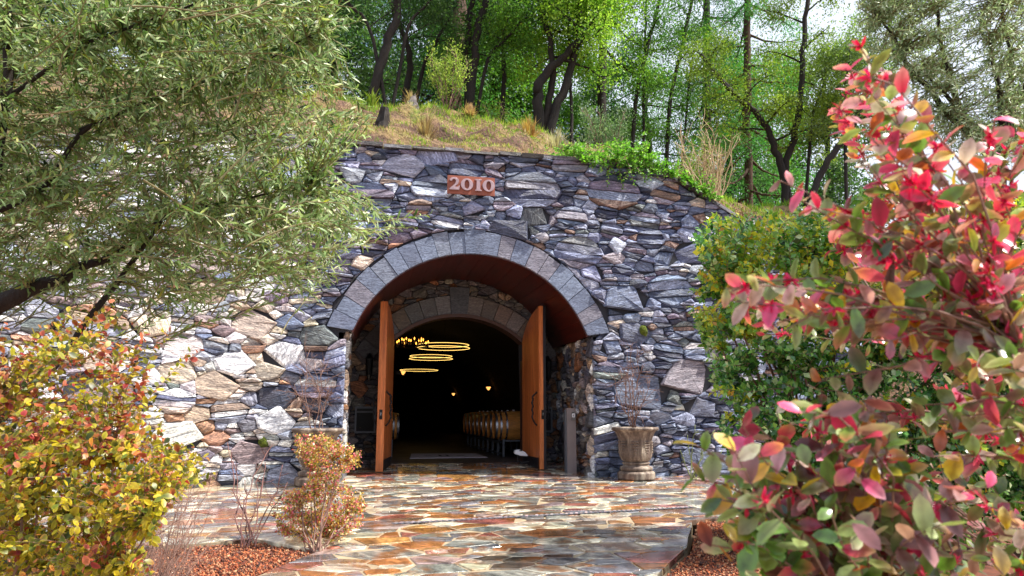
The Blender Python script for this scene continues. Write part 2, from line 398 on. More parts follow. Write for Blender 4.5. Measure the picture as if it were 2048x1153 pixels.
for c in cells:
    for (xa, ya), (xb, yb) in zip(WTOP[:-1], WTOP[1:]):
        nx, ny = -(yb - ya), (xb - xa); c = clip(c, nx, ny, nx * xa + ny * ya - .02 * math.hypot(nx, ny))
        if len(c) < 3: break
    if len(c) < 3: continue
    c2 = []
    for x, y in c:
        rr = math.hypot(x, y - A_Z)
        if y >= SPR - .02 and rr < A_T + .015: k = (A_T + .015) / max(rr, .01); x, y = x * k, A_Z + (y - A_Z) * k
        elif y < SPR and abs(x) < JX + .0: x = math.copysign(JX, x)
        c2.append((x, y))
    # drop repeated corners that the push made
    c3 = [p for i, p in enumerate(c2) if math.dist(p, c2[i - 1]) > .015]
    if len(c3) >= 3 and area(c3) > 6e-4: fin.append(c3)
# keep the sign's place clear of proud stones is not needed: the plate stands on pins in front of them
def wpal(x, y, rng): return WARM if rng.random() < np.clip((-2.2 - x) / 1.2, .06, .9) else SLATE  # paler, warmer stones to the left; sunlight on that end is part of the tint
def wscore(c):
    x, y = cen(c); return area(c) * (1 if -4.5 < x < 5 else .45)
lay_stones(fin, wall_pt, wall, rw, wpal, (.015, .08), score=wscore)
# solid core behind the stones
mb = MB(); US = list(np.linspace(-8.95, -JX - .04, 34)) + list(np.linspace(JX + .04, 7.55, 20))
def core_strip(us, lo):
    V = []; Fs = []
    for i, u in enumerate(us):
        z0 = lo(u); z1 = wtop(u) - .04
        V += [wall_pt(u, z0, -.02), wall_pt(u, z1, -.02), wall_pt(u, z1, -.5), wall_pt(u, z0, -.5)]
        if i: Fs += [tuple(4*(i-1)+k for k in (0, 1)) + (4*i+1, 4*i), (4*(i-1)+1, 4*(i-1)+2, 4*i+2, 4*i+1), (4*(i-1)+2, 4*(i-1)+3, 4*i+3, 4*i+2)]
    Fs += [(0, 3, 2, 1), tuple(4*(len(us)-1)+k for k in range(4))]; mb.add(V, Fs)
core_strip(list(np.linspace(-8.95, -JX - .04, 34)), lambda u: -.5)
core_strip(list(np.linspace(JX + .04, 7.55, 24)), lambda u: -.5)
core_strip(list(np.linspace(-JX - .039, JX + .039, 40)), lambda u: A_Z + math.sqrt(max(.01, (A_R + .1) ** 2 - u * u)))
mb.obj('wall_core', 'wall_core', wall)
# coping slabs
u = -8.8
while u < 7.4:
    L = rw.uniform(.28, .7); mb = MB(); zz = [wtop(u), wtop(min(7.5, u + L))]; t = rw.uniform(.04, .07); dj = rw.uniform(.08, .15); zo = rw.uniform(-.012, .012)
    V = []
    for uu, z in ((u + .006, zz[0]), (u + L - .006, zz[1])):
        for dd, k in ((dj + rw.uniform(-.02, .02), 0), (-.5, 0), (-.5, t), (dj + rw.uniform(-.02, .02), t)): V.append(wall_pt(uu, z + k + zo - .02, dd))
    o3 = rw.uniform(0, 40, 3); mb.add(V, [(0,1,2,3),(7,6,5,4),(0,4,5,1),(1,5,6,2),(2,6,7,3),(3,7,4,0)], pick([(lin(84, 78, 74), 2), (lin(100, 98, 104), 2), (lin(72, 66, 66), 2)], rw), [np.array(p) + o3 for p in V])
    mb.obj('coping_slab', 'slate', wall); u += L
# voussoirs
def voussoir(a0, a1, ri, ro, zc, xc, front, back, parent, name, tint, rng, fmap, zmin=None):
    mb = MB(); V = []; S = []; n = 4; o3 = rng.uniform(0, 40, 3)
    ring = [(ri, a0 + (a1 - a0) * k / n) for k in range(n + 1)] + [(ro, a1 + (a0 - a1) * k / n) for k in range(n + 1)]
    pts = [(xc + r_ * math.cos(a), zc + r_ * math.sin(a)) for r_, a in ring]
    if zmin is not None: pts = [(x, max(z, zmin)) for x, z in pts]
    c = np.mean(pts, 0); q = [tuple(c + (np.array(p) - c) * (1 - .008 / max(.05, np.linalg.norm(np.array(p) - c)))) for p in pts]
    m_ = len(pts); tl = rng.uniform(-.02, .02, 2)
    rows = [(pts, [back] * m_), (pts, [front - .012 + (p[0] - c[0]) * tl[0] for p in pts]), (q, [front + (p[0] - c[0]) * tl[0] + (p[1] - c[1]) * tl[1] for p in q])]
    for Q, D in rows:
        for p, d in zip(Q, D): V.append(fmap(p[0], p[1], d)); S.append((p[0] + o3[0], d + o3[1], p[1] + o3[2]))
    Fs = [(k*m_+i, k*m_+(i+1) % m_, (k+1)*m_+(i+1) % m_, (k+1)*m_+i) for k in range(2) for i in range(m_)] + [tuple(2*m_ + i for i in range(m_))]
    mb.add(V, Fs, tint, S); mb.obj(name, 'dressed_slate', parent)
VPAL = [(lin(116, 126, 146), 5), (lin(108, 117, 138), 4), (lin(124, 131, 146), 3), (lin(124, 121, 132), .8)]
a_s = math.asin((2.40 - A_Z) / A_R); key = R(4.0)
edges = np.linspace(R(18.8), R(90) - key, 11); edges[1:-1] += rw.uniform(-.012, .012, 9)
gp = .0011
for sgn in (1, -1):
    for k in range(10):
        e0, e1 = edges[k] + gp, edges[k + 1] - gp
        if sgn < 0: e0, e1 = math.pi - e1, math.pi - e0
        voussoir(e0, e1, A_R, A_T - .02 + rw.uniform(-.02, .02), A_Z, 0, .044 + rw.uniform(-.006, .008), -.25, wall, 'voussoir', tuple(np.array(VPAL[rw.integers(0, 4)][0]) * rw.uniform(1.05, 1.3)), rw, wall_pt, 2.41)
voussoir(R(90) - key * 1.05, R(90) + key * 1.05, A_R - .01, A_T + .12, A_Z, 0, .058, -.25, wall, 'keystone', lin(104, 114, 136), rw, wall_pt)
# timber soffit lining the vault, plank by plank
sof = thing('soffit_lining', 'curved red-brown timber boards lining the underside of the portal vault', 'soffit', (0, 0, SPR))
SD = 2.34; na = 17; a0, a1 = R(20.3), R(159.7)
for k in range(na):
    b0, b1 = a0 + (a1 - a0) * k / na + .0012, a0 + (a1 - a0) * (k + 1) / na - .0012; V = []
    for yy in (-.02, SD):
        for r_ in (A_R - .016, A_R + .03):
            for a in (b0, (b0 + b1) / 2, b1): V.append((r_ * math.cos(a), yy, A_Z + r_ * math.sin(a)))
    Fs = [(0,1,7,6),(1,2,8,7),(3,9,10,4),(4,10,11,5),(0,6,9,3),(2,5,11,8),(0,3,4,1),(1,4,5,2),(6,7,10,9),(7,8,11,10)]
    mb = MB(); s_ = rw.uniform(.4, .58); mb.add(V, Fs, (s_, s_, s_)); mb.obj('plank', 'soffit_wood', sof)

# ---------------------------------------------------------------- side walls of the passage
def jamb(sgn, label):
    t = thing('jamb_wall', label, 'wall', (sgn * JX, 1.1, 0), 'side walls of the portal')
    rj = np.random.default_rng(31 + sgn); fm = lambda u_, v_, d: (sgn * (JX - d + .0), (u_ if sgn < 0 else SD - u_) * 1., v_)
    # u runs so that the outline keeps its turning sense seen from the passage
    cs = pack(.02, SD - .02, -.3, 2.40, [(.14, .2, 60), (.08, .13, 900), (.05, .07, 2500)], .95, rj, .010)
    cs = layer(cs, rj, .3, .16, .01)
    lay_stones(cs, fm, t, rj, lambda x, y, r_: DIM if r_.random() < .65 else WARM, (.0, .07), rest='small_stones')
    mb = MB(); mb.box((sgn * (JX + .25), SD / 2 + .05, 1.02), (.46, SD - .12, 2.74)); mb.obj('wall_core', 'wall_core', t)
jamb(1, 'rough rubble side wall of the portal behind the grey reader post'); jamb(-1, 'rough rubble side wall of the portal beside the planted urn behind the small shrub')

# ---------------------------------------------------------------- inner wall with the doorway
IY, I_R, I_X, IH, IXC = 2.36, 1.96, 1.34, 2.50, .05; I_Z = IH - math.sqrt(I_R ** 2 - I_X ** 2); I_T = I_R + .40
inner = thing('inner_wall', 'shaded slate wall inside the portal framing the arched doorway', 'wall', (0, IY, 0))
ri = np.random.default_rng(41); imap = lambda u_, v_, d: (u_, IY - d, v_)
def ikeep(x, y):
    xx = x - IXC
    if math.hypot(x, y - A_Z) > A_R + .05 and y > SPR: return False
    if abs(xx) < I_X - .1 and y < IH - .35: return False
    return not (y >= IH - .35 and math.hypot(xx, y - I_Z) < I_T - .12)
cells = pack(-2.15, 2.15, -.2, 3.85, [(.15, .2, 60), (.09, .14, 1200), (.05, .075, 4000)], 1.5, ri, .009, ikeep)
cells = layer(cells, ri, .4, .13, .01); fin = []
for c in cells:
    c2 = []
    for x, y in c:
        xx = x - IXC; rr = math.hypot(xx, y - I_Z)
        if y >= IH - .35 and rr < I_T + .012: k = (I_T + .012) / rr; xx, y = xx * k, I_Z + (y - I_Z) * k
        elif y < IH and abs(xx) < I_X + .06: xx = math.copysign(I_X + .06, xx)
        c2.append((xx + IXC, y))
    c3 = [p for i, p in enumerate(c2) if math.dist(p, c2[i - 1]) > .012]
    if len(c3) >= 3: fin.append(c3)
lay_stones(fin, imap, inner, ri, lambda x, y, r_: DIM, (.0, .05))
ed = np.linspace(math.asin((IH - .25 - I_Z) / I_T), R(90) - R(4.6), 8)
for sgn in (1, -1):
    for k in range(7):
        e0, e1 = ed[k] + gp, ed[k + 1] - gp
        if sgn < 0: e0, e1 = math.pi - e1, math.pi - e0
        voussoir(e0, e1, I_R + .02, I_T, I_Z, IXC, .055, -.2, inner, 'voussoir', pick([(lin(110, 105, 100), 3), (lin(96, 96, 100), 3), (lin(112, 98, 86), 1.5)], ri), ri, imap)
voussoir(R(90) - R(4.6) * 1.03, R(90) + R(4.6) * 1.03, I_R + .01, I_T + .17, I_Z, IXC, .085, -.2, inner, 'keystone', lin(84, 88, 96), ri, imap)
mb = MB(); xs = np.linspace(-2.4, 2.4, 61); V = []; Fs = []
for i, x in enumerate(xs):
    xx = x - IXC; z0 = -.3 if abs(xx) >= I_X + .03 else I_Z + math.sqrt((I_R + .03) ** 2 - xx * xx)
    V += [(x, IY + .02, z0), (x, IY + .02, 3.95), (x, IY + .4, 3.95), (x, IY + .4, z0)]
    if i: Fs += [(4*i-4, 4*i-3, 4*i+1, 4*i), (4*i-3, 4*i-2, 4*i+2, 4*i+1), (4*i-2, 4*i-1, 4*i+3, 4*i+2), (4*i-1, 4*i-4, 4*i, 4*i+3)]
mb.add(V, Fs); mb.obj('wall_core', 'wall_core', inner)
# steel door frame: arch trim and two uprights
fr = inner
mb = MB(); aa = np.linspace(math.acos(I_X / I_R), math.pi - math.acos(I_X / I_R), 25); V = []; Fs = []
for i, a in enumerate(aa):
    for r_, y in ((I_R - .045, IY - .09), (I_R + .022, IY - .09), (I_R + .022, IY + .3), (I_R - .045, IY + .3)): V.append((IXC + r_ * math.cos(a), y, I_Z + r_ * math.sin(a)))
    if i: Fs += [(4*i-4+k, 4*i-4+(k+1) % 4, 4*i+(k+1) % 4, 4*i+k) for k in range(4)]
mb.add(V, Fs); mb.obj('arch_trim', 'steel_trim', fr)
for s in (-1, 1): mb = MB(); mb.box((IXC + s * (I_X + .012), IY + .1, 1.31), (.06, .36, 2.38)); mb.obj('upright', 'steel_trim', fr)

# ---------------------------------------------------------------- doors
DW = 1.22
def door(sgn, ang, label):
    """leaf with the quarter-arch top; local x from the hinge to the free edge"""
    hx = IXC + sgn * (I_X + .0); t = thing('door_leaf', label, 'door', (hx, IY - .10, .07), 'pair of arched doors')
    t.rotation_euler = (0, 0, ang); b = .0
    ztop = lambda x: I_Z + math.sqrt(I_R ** 2 - (max(0, (DW - x)) * I_X / DW) ** 2) - .07 + .07
    def prism(x0, x1, y0, y1, zb, drop, nm, mat, tint=.5, n=4):
        mb = MB(); xs = np.linspace(x0, x1, n + 1); V = []; Fs = []
        for i, x in enumerate(xs):
            zt = ztop(x) - drop; V += [(x, y0, zb), (x, y0, zt), (x, y1, zt), (x, y1, zb)]
            if i: Fs += [(4*i-4+k, 4*i-4+(k+1) % 4, 4*i+(k+1) % 4, 4*i+k) for k in range(4)]
        Fs += [(3, 2, 1, 0), tuple(4 * n + k for k in range(4))]; mb.add(V, Fs, (tint,) * 3); o = mb.obj(nm, mat); o.parent = t; return o
    prism(.0, DW - .002, -.018, .018, .0, .0, 'steel_core', 'steel_dark', n=10)
    # inward face timber (towards the opening) and outward face timber, board by board
    nb = 6; face = sgn
    rr = np.random.default_rng(51 + sgn)
    for side in (1, -1):
        ya, yb = (.0185, .062) if side > 0 else (-.062, -.0185)
        for k in range(nb):
            x0 = .03 + (DW - .10) * k / nb; x1 = .03 + (DW - .10) * (k + 1) / nb - .006
            prism(x0, x1, ya, yb, .20, .06, 'board', 'door_wood' if not (sgn > 0 and side > 0) else 'steel_dark', rr.uniform(.43, .56), 2)
        mb = MB(); mb.box((DW / 2, (ya + yb) / 2, .1), (DW - .06, yb - ya + .004, .19)); o = mb.obj('kick_plate', 'steel_dark'); o.parent = t
    prism(DW - .068, DW + .004, -.064, .064 if sgn < 0 else .012, .0, .03, 'edge_stile', 'door_wood', .6, 1)
    if sgn > 0: prism(DW - .068, DW + .002, .0125, .064, .0, .03, 'edge_cladding', 'steel_dark', .5, 1)
    mb = MB(); mb.box((DW + .005, 0, .98), (.012, .055, .17)); o = mb.obj('lock_plate', 'plate'); o.parent = t
    mb = MB(); mb.box((DW + .012, 0, .99), (.01, .02, .05)); o = mb.obj('latch', 'nickel'); o.parent = o.parent or t; o.parent = t
    for side in (1, -1):
        P = []; Rr = []
        for k in range(29):
            f = k / 28; z = .78 + .62 * f; y = .065 + .085 * min(1, 6 * f, 6 * (1 - f)); tw = k * 1.1
            P.append((DW - .16 + .008 * math.cos(tw), side * (y + .008 * math.sin(tw)), z)); Rr.append(.017 + .003 * math.sin(k * 2.1))
        mb = MB(); mb.tube(P, Rr, 6); o = mb.obj('handle', 'plate', smooth=True); o.parent = t
    for z in (.35, 1.25, 2.1):
        mb = MB(); mb.lathe([(.022, z - .08), (.022, z + .08)], 8, (-.01, -.0, 0)); o = mb.obj('hinge', 'plate'); o.parent = t
    return t
# angle of local x: closed right leaf points to -x, opened it points to -y
dr = door(1, R(-90) + math.atan2(.06, 1.1), 'wooden door leaf standing open beside the grey reader post')
dl = door(-1, R(-90) - math.atan2(.18, 1.15), 'wooden door leaf with black lock plate standing open, seen edge-on, by the first barrel')

# fittings on the inner wall
def vent(xc, z0, z1, wd, label):
    t = thing('wall_vent', label, 'vent', (xc, IY - .06, z0), 'framed vents beside the doors')
    f = MB(); y = IY - .075; fw = .035
    for dz in (0, 1): mb = MB(); mb.box((xc, y, z0 + fw / 2 if not dz else z1 - fw / 2), (wd, .05, fw)); mb.obj('frame_rail', 'vent_frame', t)
    for s in (-1, 1): mb = MB(); mb.box((xc + s * (wd / 2 - fw / 2), y, (z0 + z1) / 2), (fw, .048, z1 - z0 - 2 * fw - .004)); mb.obj('frame_stile', 'vent_frame', t)
    mb = MB(); mb.box((xc, y, z1 - .10), (wd - 2 * fw - .004, .04, .03)); mb.obj('crossbar', 'vent_frame', t)
    mb = MB(); mb.box((xc, y + .018, (z0 + z1) / 2), (wd - .03, .012, z1 - z0 - .03)); mb.obj('mesh_panel', 'black_mesh', t)
vent(-1.74, .70, 1.20, .40, 'grey framed vent with black mesh beside the edge-on door'); vent(1.76, .70, 1.20, .40, 'grey framed vent with black mesh behind the reader post')
def lantern(x, label):
    t = thing('wall_lantern', label, 'lantern', (x, IY - .06, 1.7), 'unlit lanterns beside the doors'); y = IY - .17
    mb = MB(); mb.box((x, IY - .055, 2.05), (.11, .04, .34)); mb.obj('backplate', 'plate', t)
    mb = MB(); mb.tube([(x, IY - .07, 2.12), (x, IY - .13, 2.2), (x, y, 2.2), (x, y, 2.14)], [.012] * 4, 6); mb.obj('bracket', 'plate', t)
    mb = MB(); mb.lathe([(.01, 2.22), (.05, 2.16), (.085, 2.11), (.085, 2.10)], 6, (x, y, 0)); mb.obj('hood', 'plate', t)
    mb = MB(); mb.lathe([(.07, 2.10), (.05, 1.80), (.045, 1.80)], 6, (x, y, 0)); mb.obj('glass_body', 'black_mesh', t)
    mb = MB(); mb.lathe([(.055, 1.80), (.03, 1.74), (.006, 1.68)], 6, (x, y, 0)); mb.obj('finial', 'plate', t)
lantern(-1.70, 'black unlit wall lantern beside the edge-on door'); lantern(1.86, 'black unlit wall lantern above the vent behind the reader post')

# ---------------------------------------------------------------- ground, paving and beds
def flat(name, poly, z, mat, thick=None):
    mb = MB(); n = len(poly); V = [(x, y, z(y)) for x, y in poly]
    if thick: V += [(x, y, z(y) - thick) for x, y in poly]
    Fs = [tuple(range(n))] + ([(i, n + i, n + (i + 1) % n, (i + 1) % n) for i in range(n)] if thick else [])
    mb.add(V, Fs); return mb.obj(name, mat)
kind(flat('ground', [(-900, -900), (900, -900), (900, 1500), (-900, 1500)], lambda y: -.75, 'earth'), 'structure')
PATH = [(-9, .45), (-2.6, .45), (-2.08, .0), (2.08, .0), (2.6, .45), (7.5, .45), (7.5, -4.5), (3.0, -4.35), (2.37, -4.27), (1.89, -4.19), (1.62, -4.75), (1.32, -5.3), (1.1, -5.75), (.82, -6.12), (.4, -6.71), (.1, -7.6), (-.1, -9), (-.4, -14), (-3.8, -14), (-3.4, -9), (-2.9, -7), (-2.54, -6.17), (-2.26, -5.61), (-2.08, -5.21), (-1.9, -4.85), (-2.0, -4.62), (-2.53, -4.59), (-3.29, -4.79), (-5, -5.0), (-9, -5.2)]
PB = np.array(PATH)
def inside(x, y):
    r_ = False; j = len(PATH) - 1
    for i in range(len(PATH)):
        xi, yi = PATH[i]; xj, yj = PATH[j]
        if (yi > y) != (yj > y) and x < (xj - xi) * (y - yi) / (yj - yi) + xi: r_ = not r_
        j = i
    return r_
def snap(x, y):
    best = None
    for i in range(len(PATH)):
        a = PB[i - 1]; d = PB[i] - a; t_ = np.clip(((np.array([x, y]) - a) @ d) / (d @ d), 0, 1); q = a + d * t_; e = (q[0] - x) ** 2 + (q[1] - y) ** 2
        if best is None or e < best[0]: best = (e, q)
    return tuple(best[1])
pav = kind(flat('pavement', PATH, lambda y: gz(y) - .006, 'grout', .16), 'structure')
rf = np.random.default_rng(61)
cells = pack(-6.5, 6.5, -9.5, .6, [(.34, .46, 90), (.22, .30, 900), (.13, .19, 5000), (.07, .10, 12000)], 1.6, rf, .024, None); fin = []
for c in cells:
    ins = [inside(x, y) for x, y in c]
    if not any(ins) and not inside(*cen(c)): continue
    if all(ins) and len(c) > 6: c = angular(ccw(c), rf, .02)
    c = [p if k else snap(*p) for p, k in zip(c, [inside(*p) for p in c])]; c = [p for i, p in enumerate(c) if math.dist(p, c[i - 1]) > .012]
    if len(c) >= 3 and area(c) > .002: fin.append(c)
cs = pack(-2.07, 2.07, .02, 2.30, [(.2, .28, 60), (.12, .18, 500), (.07, .1, 900)], 1.0, rf, .014); fin += cs
FLAG = [(lin(126, 128, 122), 4), (lin(160, 156, 146), 4), (lin(158, 104, 62), 2.2), (lin(136, 82, 72), 1.8), (lin(110, 110, 116), 3), (lin(206, 196, 174), 4), (lin(96, 82, 72), 2.4), (lin(132, 116, 116), 1.6), (lin(160, 118, 70), 1.0), (lin(132, 72, 62), .5)]
def fscore(c):
    x, y = cen(c); px, py, k = pix(np.array([x, y, gz(y)])); k = float(k)
    if k < .5 or not (-40 < px < 2090 and py < 1180): return 0
    return area(c) * 1e3 / k ** 3
fmapg = lambda u_, v_, d: (u_, v_, gz(v_) + d)
fin = [ccw(c) for c in fin]; fin.sort(key=lambda c: -fscore(c)); mbr = MB()
for i, c in enumerate(fin):
    mb = MB() if i < 300 else mbr; cc = np.array(cen(c)); P = np.array(c); n = len(P); off = rf.uniform(0, 60, 3); th = rf.uniform(0, 3.14)
    zt = rf.uniform(.0, .007); g = rf.uniform(-.008, .008, 2); Q = cc + (P - cc) * (1 - .007 / np.maximum(.04, np.linalg.norm(P - cc, axis=1)))[:, None]
    V = []; S = []
    for A, dz in ((P, -.05), (P, zt - .004), (Q, zt)):
        for q in A:
            V.append(fmapg(q[0], q[1], dz + (q - cc) @ g)); a, b = q - cc; S.append((a * math.cos(th) - b * math.sin(th) + off[0], a * math.sin(th) + b * math.cos(th) + off[1], off[2]))
    mb.add(V, [(k*n+j, k*n+(j+1) % n, (k+1)*n+(j+1) % n, (k+1)*n+j) for k in range(2) for j in range(n)] + [tuple(2*n+j for j in range(n))], pick(FLAG, rf), S)
    if i < 300: mb.obj('flagstone', 'flagstone', pav)
kind(mbr.obj('far_flagstones', 'flagstone', pav), 'stuff')
# sloping floor of the portal under its flags, and the cave floor
kind(flat('portal_floor', [(-2.08, .002), (2.08, .002), (2.08, 2.34), (-2.08, 2.34)], lambda y: gz(y) - .012, 'grout'), 'structure')
mb = MB(); mb.add([(-3.4, 2.345, .118), (3.4, 2.345, .118), (3.4, 30, .118), (-3.4, 30, .118)], [(0, 1, 2, 3)]); kind(mb.obj('cave_floor', 'cave_floor'), 'structure')
# drain: a line of small tilted bricks let into the paving
dn = thing('slot_drain', 'narrow drain line of small dark slanted bricks crossing the paving', 'drain', (-1.37, -4.05, -.09))
p0, p1 = np.array([-1.45, -4.07]), np.array([2.25, -3.50]); dv = (p1 - p0) / np.linalg.norm(p1 - p0); nv = np.array([-dv[1], dv[0]]); Ld = np.linalg.norm(p1 - p0)
mb = MB(); V = [(*(p0 + dv * a + nv * b), gz((p0 + dv * a)[1]) + .0085) for a, b in ((0, -.055), (Ld, -.055), (Ld, .055), (0, .055))]; mb.add(V, [(0, 1, 2, 3)]); mb.obj('channel', 'vent_frame', dn)
for k in range(int(Ld / .062)):
    c = p0 + dv * (.03 + k * .062); mb = MB(); a = math.atan2(dv[1], dv[0])
    mb.box((c[0], c[1], gz(c[1]) + .006), (.030, .105, .018), pick([(lin(128, 116, 118), 2), (lin(150, 136, 136), 1)], rf), Matrix.Rotation(a - .5, 3, 'Z')); mb.obj('drain_brick', 'dressed_slate', dn)
# planting beds
BEDL = [(-9, -5.25), (-5, -5.05), (-3.29, -4.84), (-2.53, -4.64), (-2.02, -4.67), (-1.95, -4.86), (-2.13, -5.23), (-2.31, -5.63), (-2.59, -6.19), (-2.95, -7.02), (-3.45, -9), (-3.85, -14), (-9, -14)]
BEDR = [(7.5, -4.55), (3.0, -4.40), (2.37, -4.32), (1.92, -4.24), (1.66, -4.78), (1.36, -5.32), (1.14, -5.78), (.86, -6.15), (.44, -6.74), (.14, -7.62), (-.06, -9), (-.36, -14), (7.5, -14)]
kind(flat('gravel_bed', BEDL, lambda y: gz(y) - .035, 'gravel_base'), 'structure'); kind(flat('gravel_bed', BEDR, lambda y: gz(y) - .035, 'gravel_base'), 'structure')
def in_poly(P, poly):
    x, y = P[:, 0], P[:, 1]; r_ = np.zeros(len(P), bool); j = len(poly) - 1
    for i in range(len(poly)):
        xi, yi = poly[i]; xj, yj = poly[j]; cnd = ((yi > y) != (yj > y)) & (x < (xj - xi) * (y - yi) / (yj - yi + 1e-12) + xi); r_ ^= cnd; j = i
    return r_
def gravel(poly, box, n, name, seed):
    rg = np.random.default_rng(seed); P = np.column_stack([rg.uniform(box[0], box[1], n), rg.uniform(box[2], box[3], n)]); P = P[in_poly(P, poly)]; n = len(P)
    z = .022 * P[:, 1] - .035 + rg.uniform(-.002, .016, n); s = rg.uniform(.005, .013, n) * np.where(rg.random(n) < .06, 1.9, 1)
    base = np.array([(1, 0, -.4), (-.5, .87, -.4), (-.5, -.87, -.4), (0, 0, .9)]); V = np.zeros((n, 4, 3))
    q = rg.normal(size=(n, 4)); q /= np.linalg.norm(q, axis=1)[:, None]; a, b, c, d = q.T
    Rm = np.stack([1-2*(c*c+d*d), 2*(b*c-a*d), 2*(b*d+a*c), 2*(b*c+a*d), 1-2*(b*b+d*d), 2*(c*d-a*b), 2*(b*d-a*c), 2*(c*d+a*b), 1-2*(b*b+c*c)], 1).reshape(n, 3, 3)
    V = np.einsum('nij,kj->nki', Rm, base) * s[:, None, None] * rg.uniform(.7, 1.4, (n, 1, 3)) + np.column_stack([P, z])[:, None]
    F0 = np.array([(0, 2, 1), (0, 1, 3), (1, 2, 3), (2, 0, 3)]); Fa = (np.arange(n)[:, None, None] * 4 + F0).reshape(-1, 3)
    pal = np.array([lin(150, 76, 44), lin(122, 60, 40), lin(176, 98, 56), lin(70, 42, 36), lin(186, 136, 100)]); T = np.repeat(pal[rg.integers(0, 5, n)] * rg.uniform(.7, 1.25, (n, 1)), 4, 0)
    o = tri_mesh(name, V.reshape(-1, 3), Fa, T, 'chip'); o['kind'] = 'stuff'; return o
tag(gravel(BEDL, (-4.6, -1.9, -7.2, -4.6), 26000, 'gravel', 71), 'reddish brown gravel round the small shrubs', 'gravel')
tag(gravel(BEDR, (-.1, 2.6, -7.6, -4.2), 26000, 'gravel', 72), 'reddish brown gravel below the pink-flowered shrub', 'gravel')

# ---------------------------------------------------------------- inside the cave
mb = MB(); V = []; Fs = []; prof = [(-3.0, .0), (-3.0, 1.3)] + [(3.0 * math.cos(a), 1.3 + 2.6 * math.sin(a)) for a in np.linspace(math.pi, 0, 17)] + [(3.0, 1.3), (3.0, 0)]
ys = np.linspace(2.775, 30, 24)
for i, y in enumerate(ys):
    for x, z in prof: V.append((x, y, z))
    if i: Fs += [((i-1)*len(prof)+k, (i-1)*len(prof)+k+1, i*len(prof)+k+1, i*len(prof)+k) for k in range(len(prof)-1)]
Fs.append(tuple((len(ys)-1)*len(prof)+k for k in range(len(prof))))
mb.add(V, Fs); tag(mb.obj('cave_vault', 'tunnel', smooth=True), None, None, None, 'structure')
mb = MB(); mb.box((0, 30.05, 2), (6.2, .08, 4.4)); kind(mb.obj('cave_wall', 'tunnel'), 'structure')

def make_barrel():
    t = thing('wine_barrel', 'oak', 'barrel', (0, 0, 0), 'barrels on racks in the cave'); zc = .35
    rad = lambda x: .345 - .062 * (2 * (x - .46) / .92) ** 2
    xs = np.linspace(0, .92, 13)
    mb = MB(); mb.lathe([(rad(x), x) for x in xs], 28, (0, 0, zc), 'X', cap=False)
    n = 28
    for k in range(len(mb.t)):
        sh = .42 + .16 * ((k % n * 7) % 5) / 5; mb.t[k] = (sh,) * 3
    mb.obj('staves', 'oak', t, smooth=True)
    for x0, xi in ((.035, 1), (.885, -1)):
        mb = MB(); mb.lathe([(rad(0) - .004, x0), (.001, x0 + .001 * xi)], 28, (0, 0, zc), 'X', cap=False); mb.obj('head', 'oak', t)
        mb = MB(); mb.lathe([(rad(0), 0 if xi > 0 else .92), (rad(0) - .022, 0 if xi > 0 else .92), (rad(0) - .02, x0)], 28, (0, 0, zc), 'X', cap=False); mb.obj('chime', 'oak', t)
    for x in (.02, .12, .25, .67, .80, .90):
        wv = .04 if x not in (.02, .90) else .05; mb = MB()
        mb.lathe([(rad(x - wv / 2) + .0035, x - wv / 2), (rad(x + wv / 2) + .0035, x + wv / 2)], 28, (0, 0, zc), 'X', cap=False); mb.obj('hoop', 'hoop', t, smooth=True)
    mb = MB(); mb.lathe([(.028, .335), (.026, .37), (.0, .37)], 10, (.46, 0, zc)); mb.obj('bung', 'white_plastic', t)
    return t
def make_rack():
    t = thing('barrel_rack', 'rack', 'rack', (0, 0, 0), 'steel racks under the barrels')
    for x in (.16, .76):
        for y in (-.33, .33): mb = MB(); mb.box((x, y, .19), (.045, .045, .38)); mb.obj('leg', 'vent_frame', t)
        mb = MB(); mb.box((x, 0, .30), (.04, .62, .04)); mb.obj('cradle_rail', 'vent_frame', t)
        mb = MB(); mb.box((x, 0, .06), (.035, .615, .035)); mb.obj('floor_rail', 'vent_frame', t)
    for y in (-.33, .33): mb = MB(); mb.box((.46, y, .345), (.55, .035, .035)); mb.obj('side_rail', 'vent_frame', t)
    return t
ordn = ['nearest', 'second', 'third', 'fourth', 'fifth', 'sixth', 'seventh', 'eighth']
XB = float(at(988, 850, 4.62)[0]); b0 = make_barrel(); k0 = make_rack()
for k in range(8):
    y = 4.62 + .72 * k; lb = f'{ordn[k]} oak barrel from the open door in the long row'
    b = b0 if k == 0 else copy_tree(b0, (XB, y, .44), 0, lb); b.location = (XB, y, .44); b['label'] = lb
    lb = f'grey steel rack under the {ordn[k]} barrel of the long row'
    q = k0 if k == 0 else copy_tree(k0, (XB, y, .12), 0, lb); q.location = (XB, y, .12); q['label'] = lb
xl = float(at(797, 850, 4.9)[0])
for k in range(1):
    y = 4.9 + .75 * k
    copy_tree(b0, (xl, y, .44), math.pi, ['steel-hooped barrel half hidden behind the edge-on door', 'further barrel hidden behind the edge-on door'][k]); copy_tree(k0, (xl, y, .12), math.pi, ['grey steel rack under the half hidden barrel by the edge-on door', 'grey steel rack further behind the edge-on door'][k])
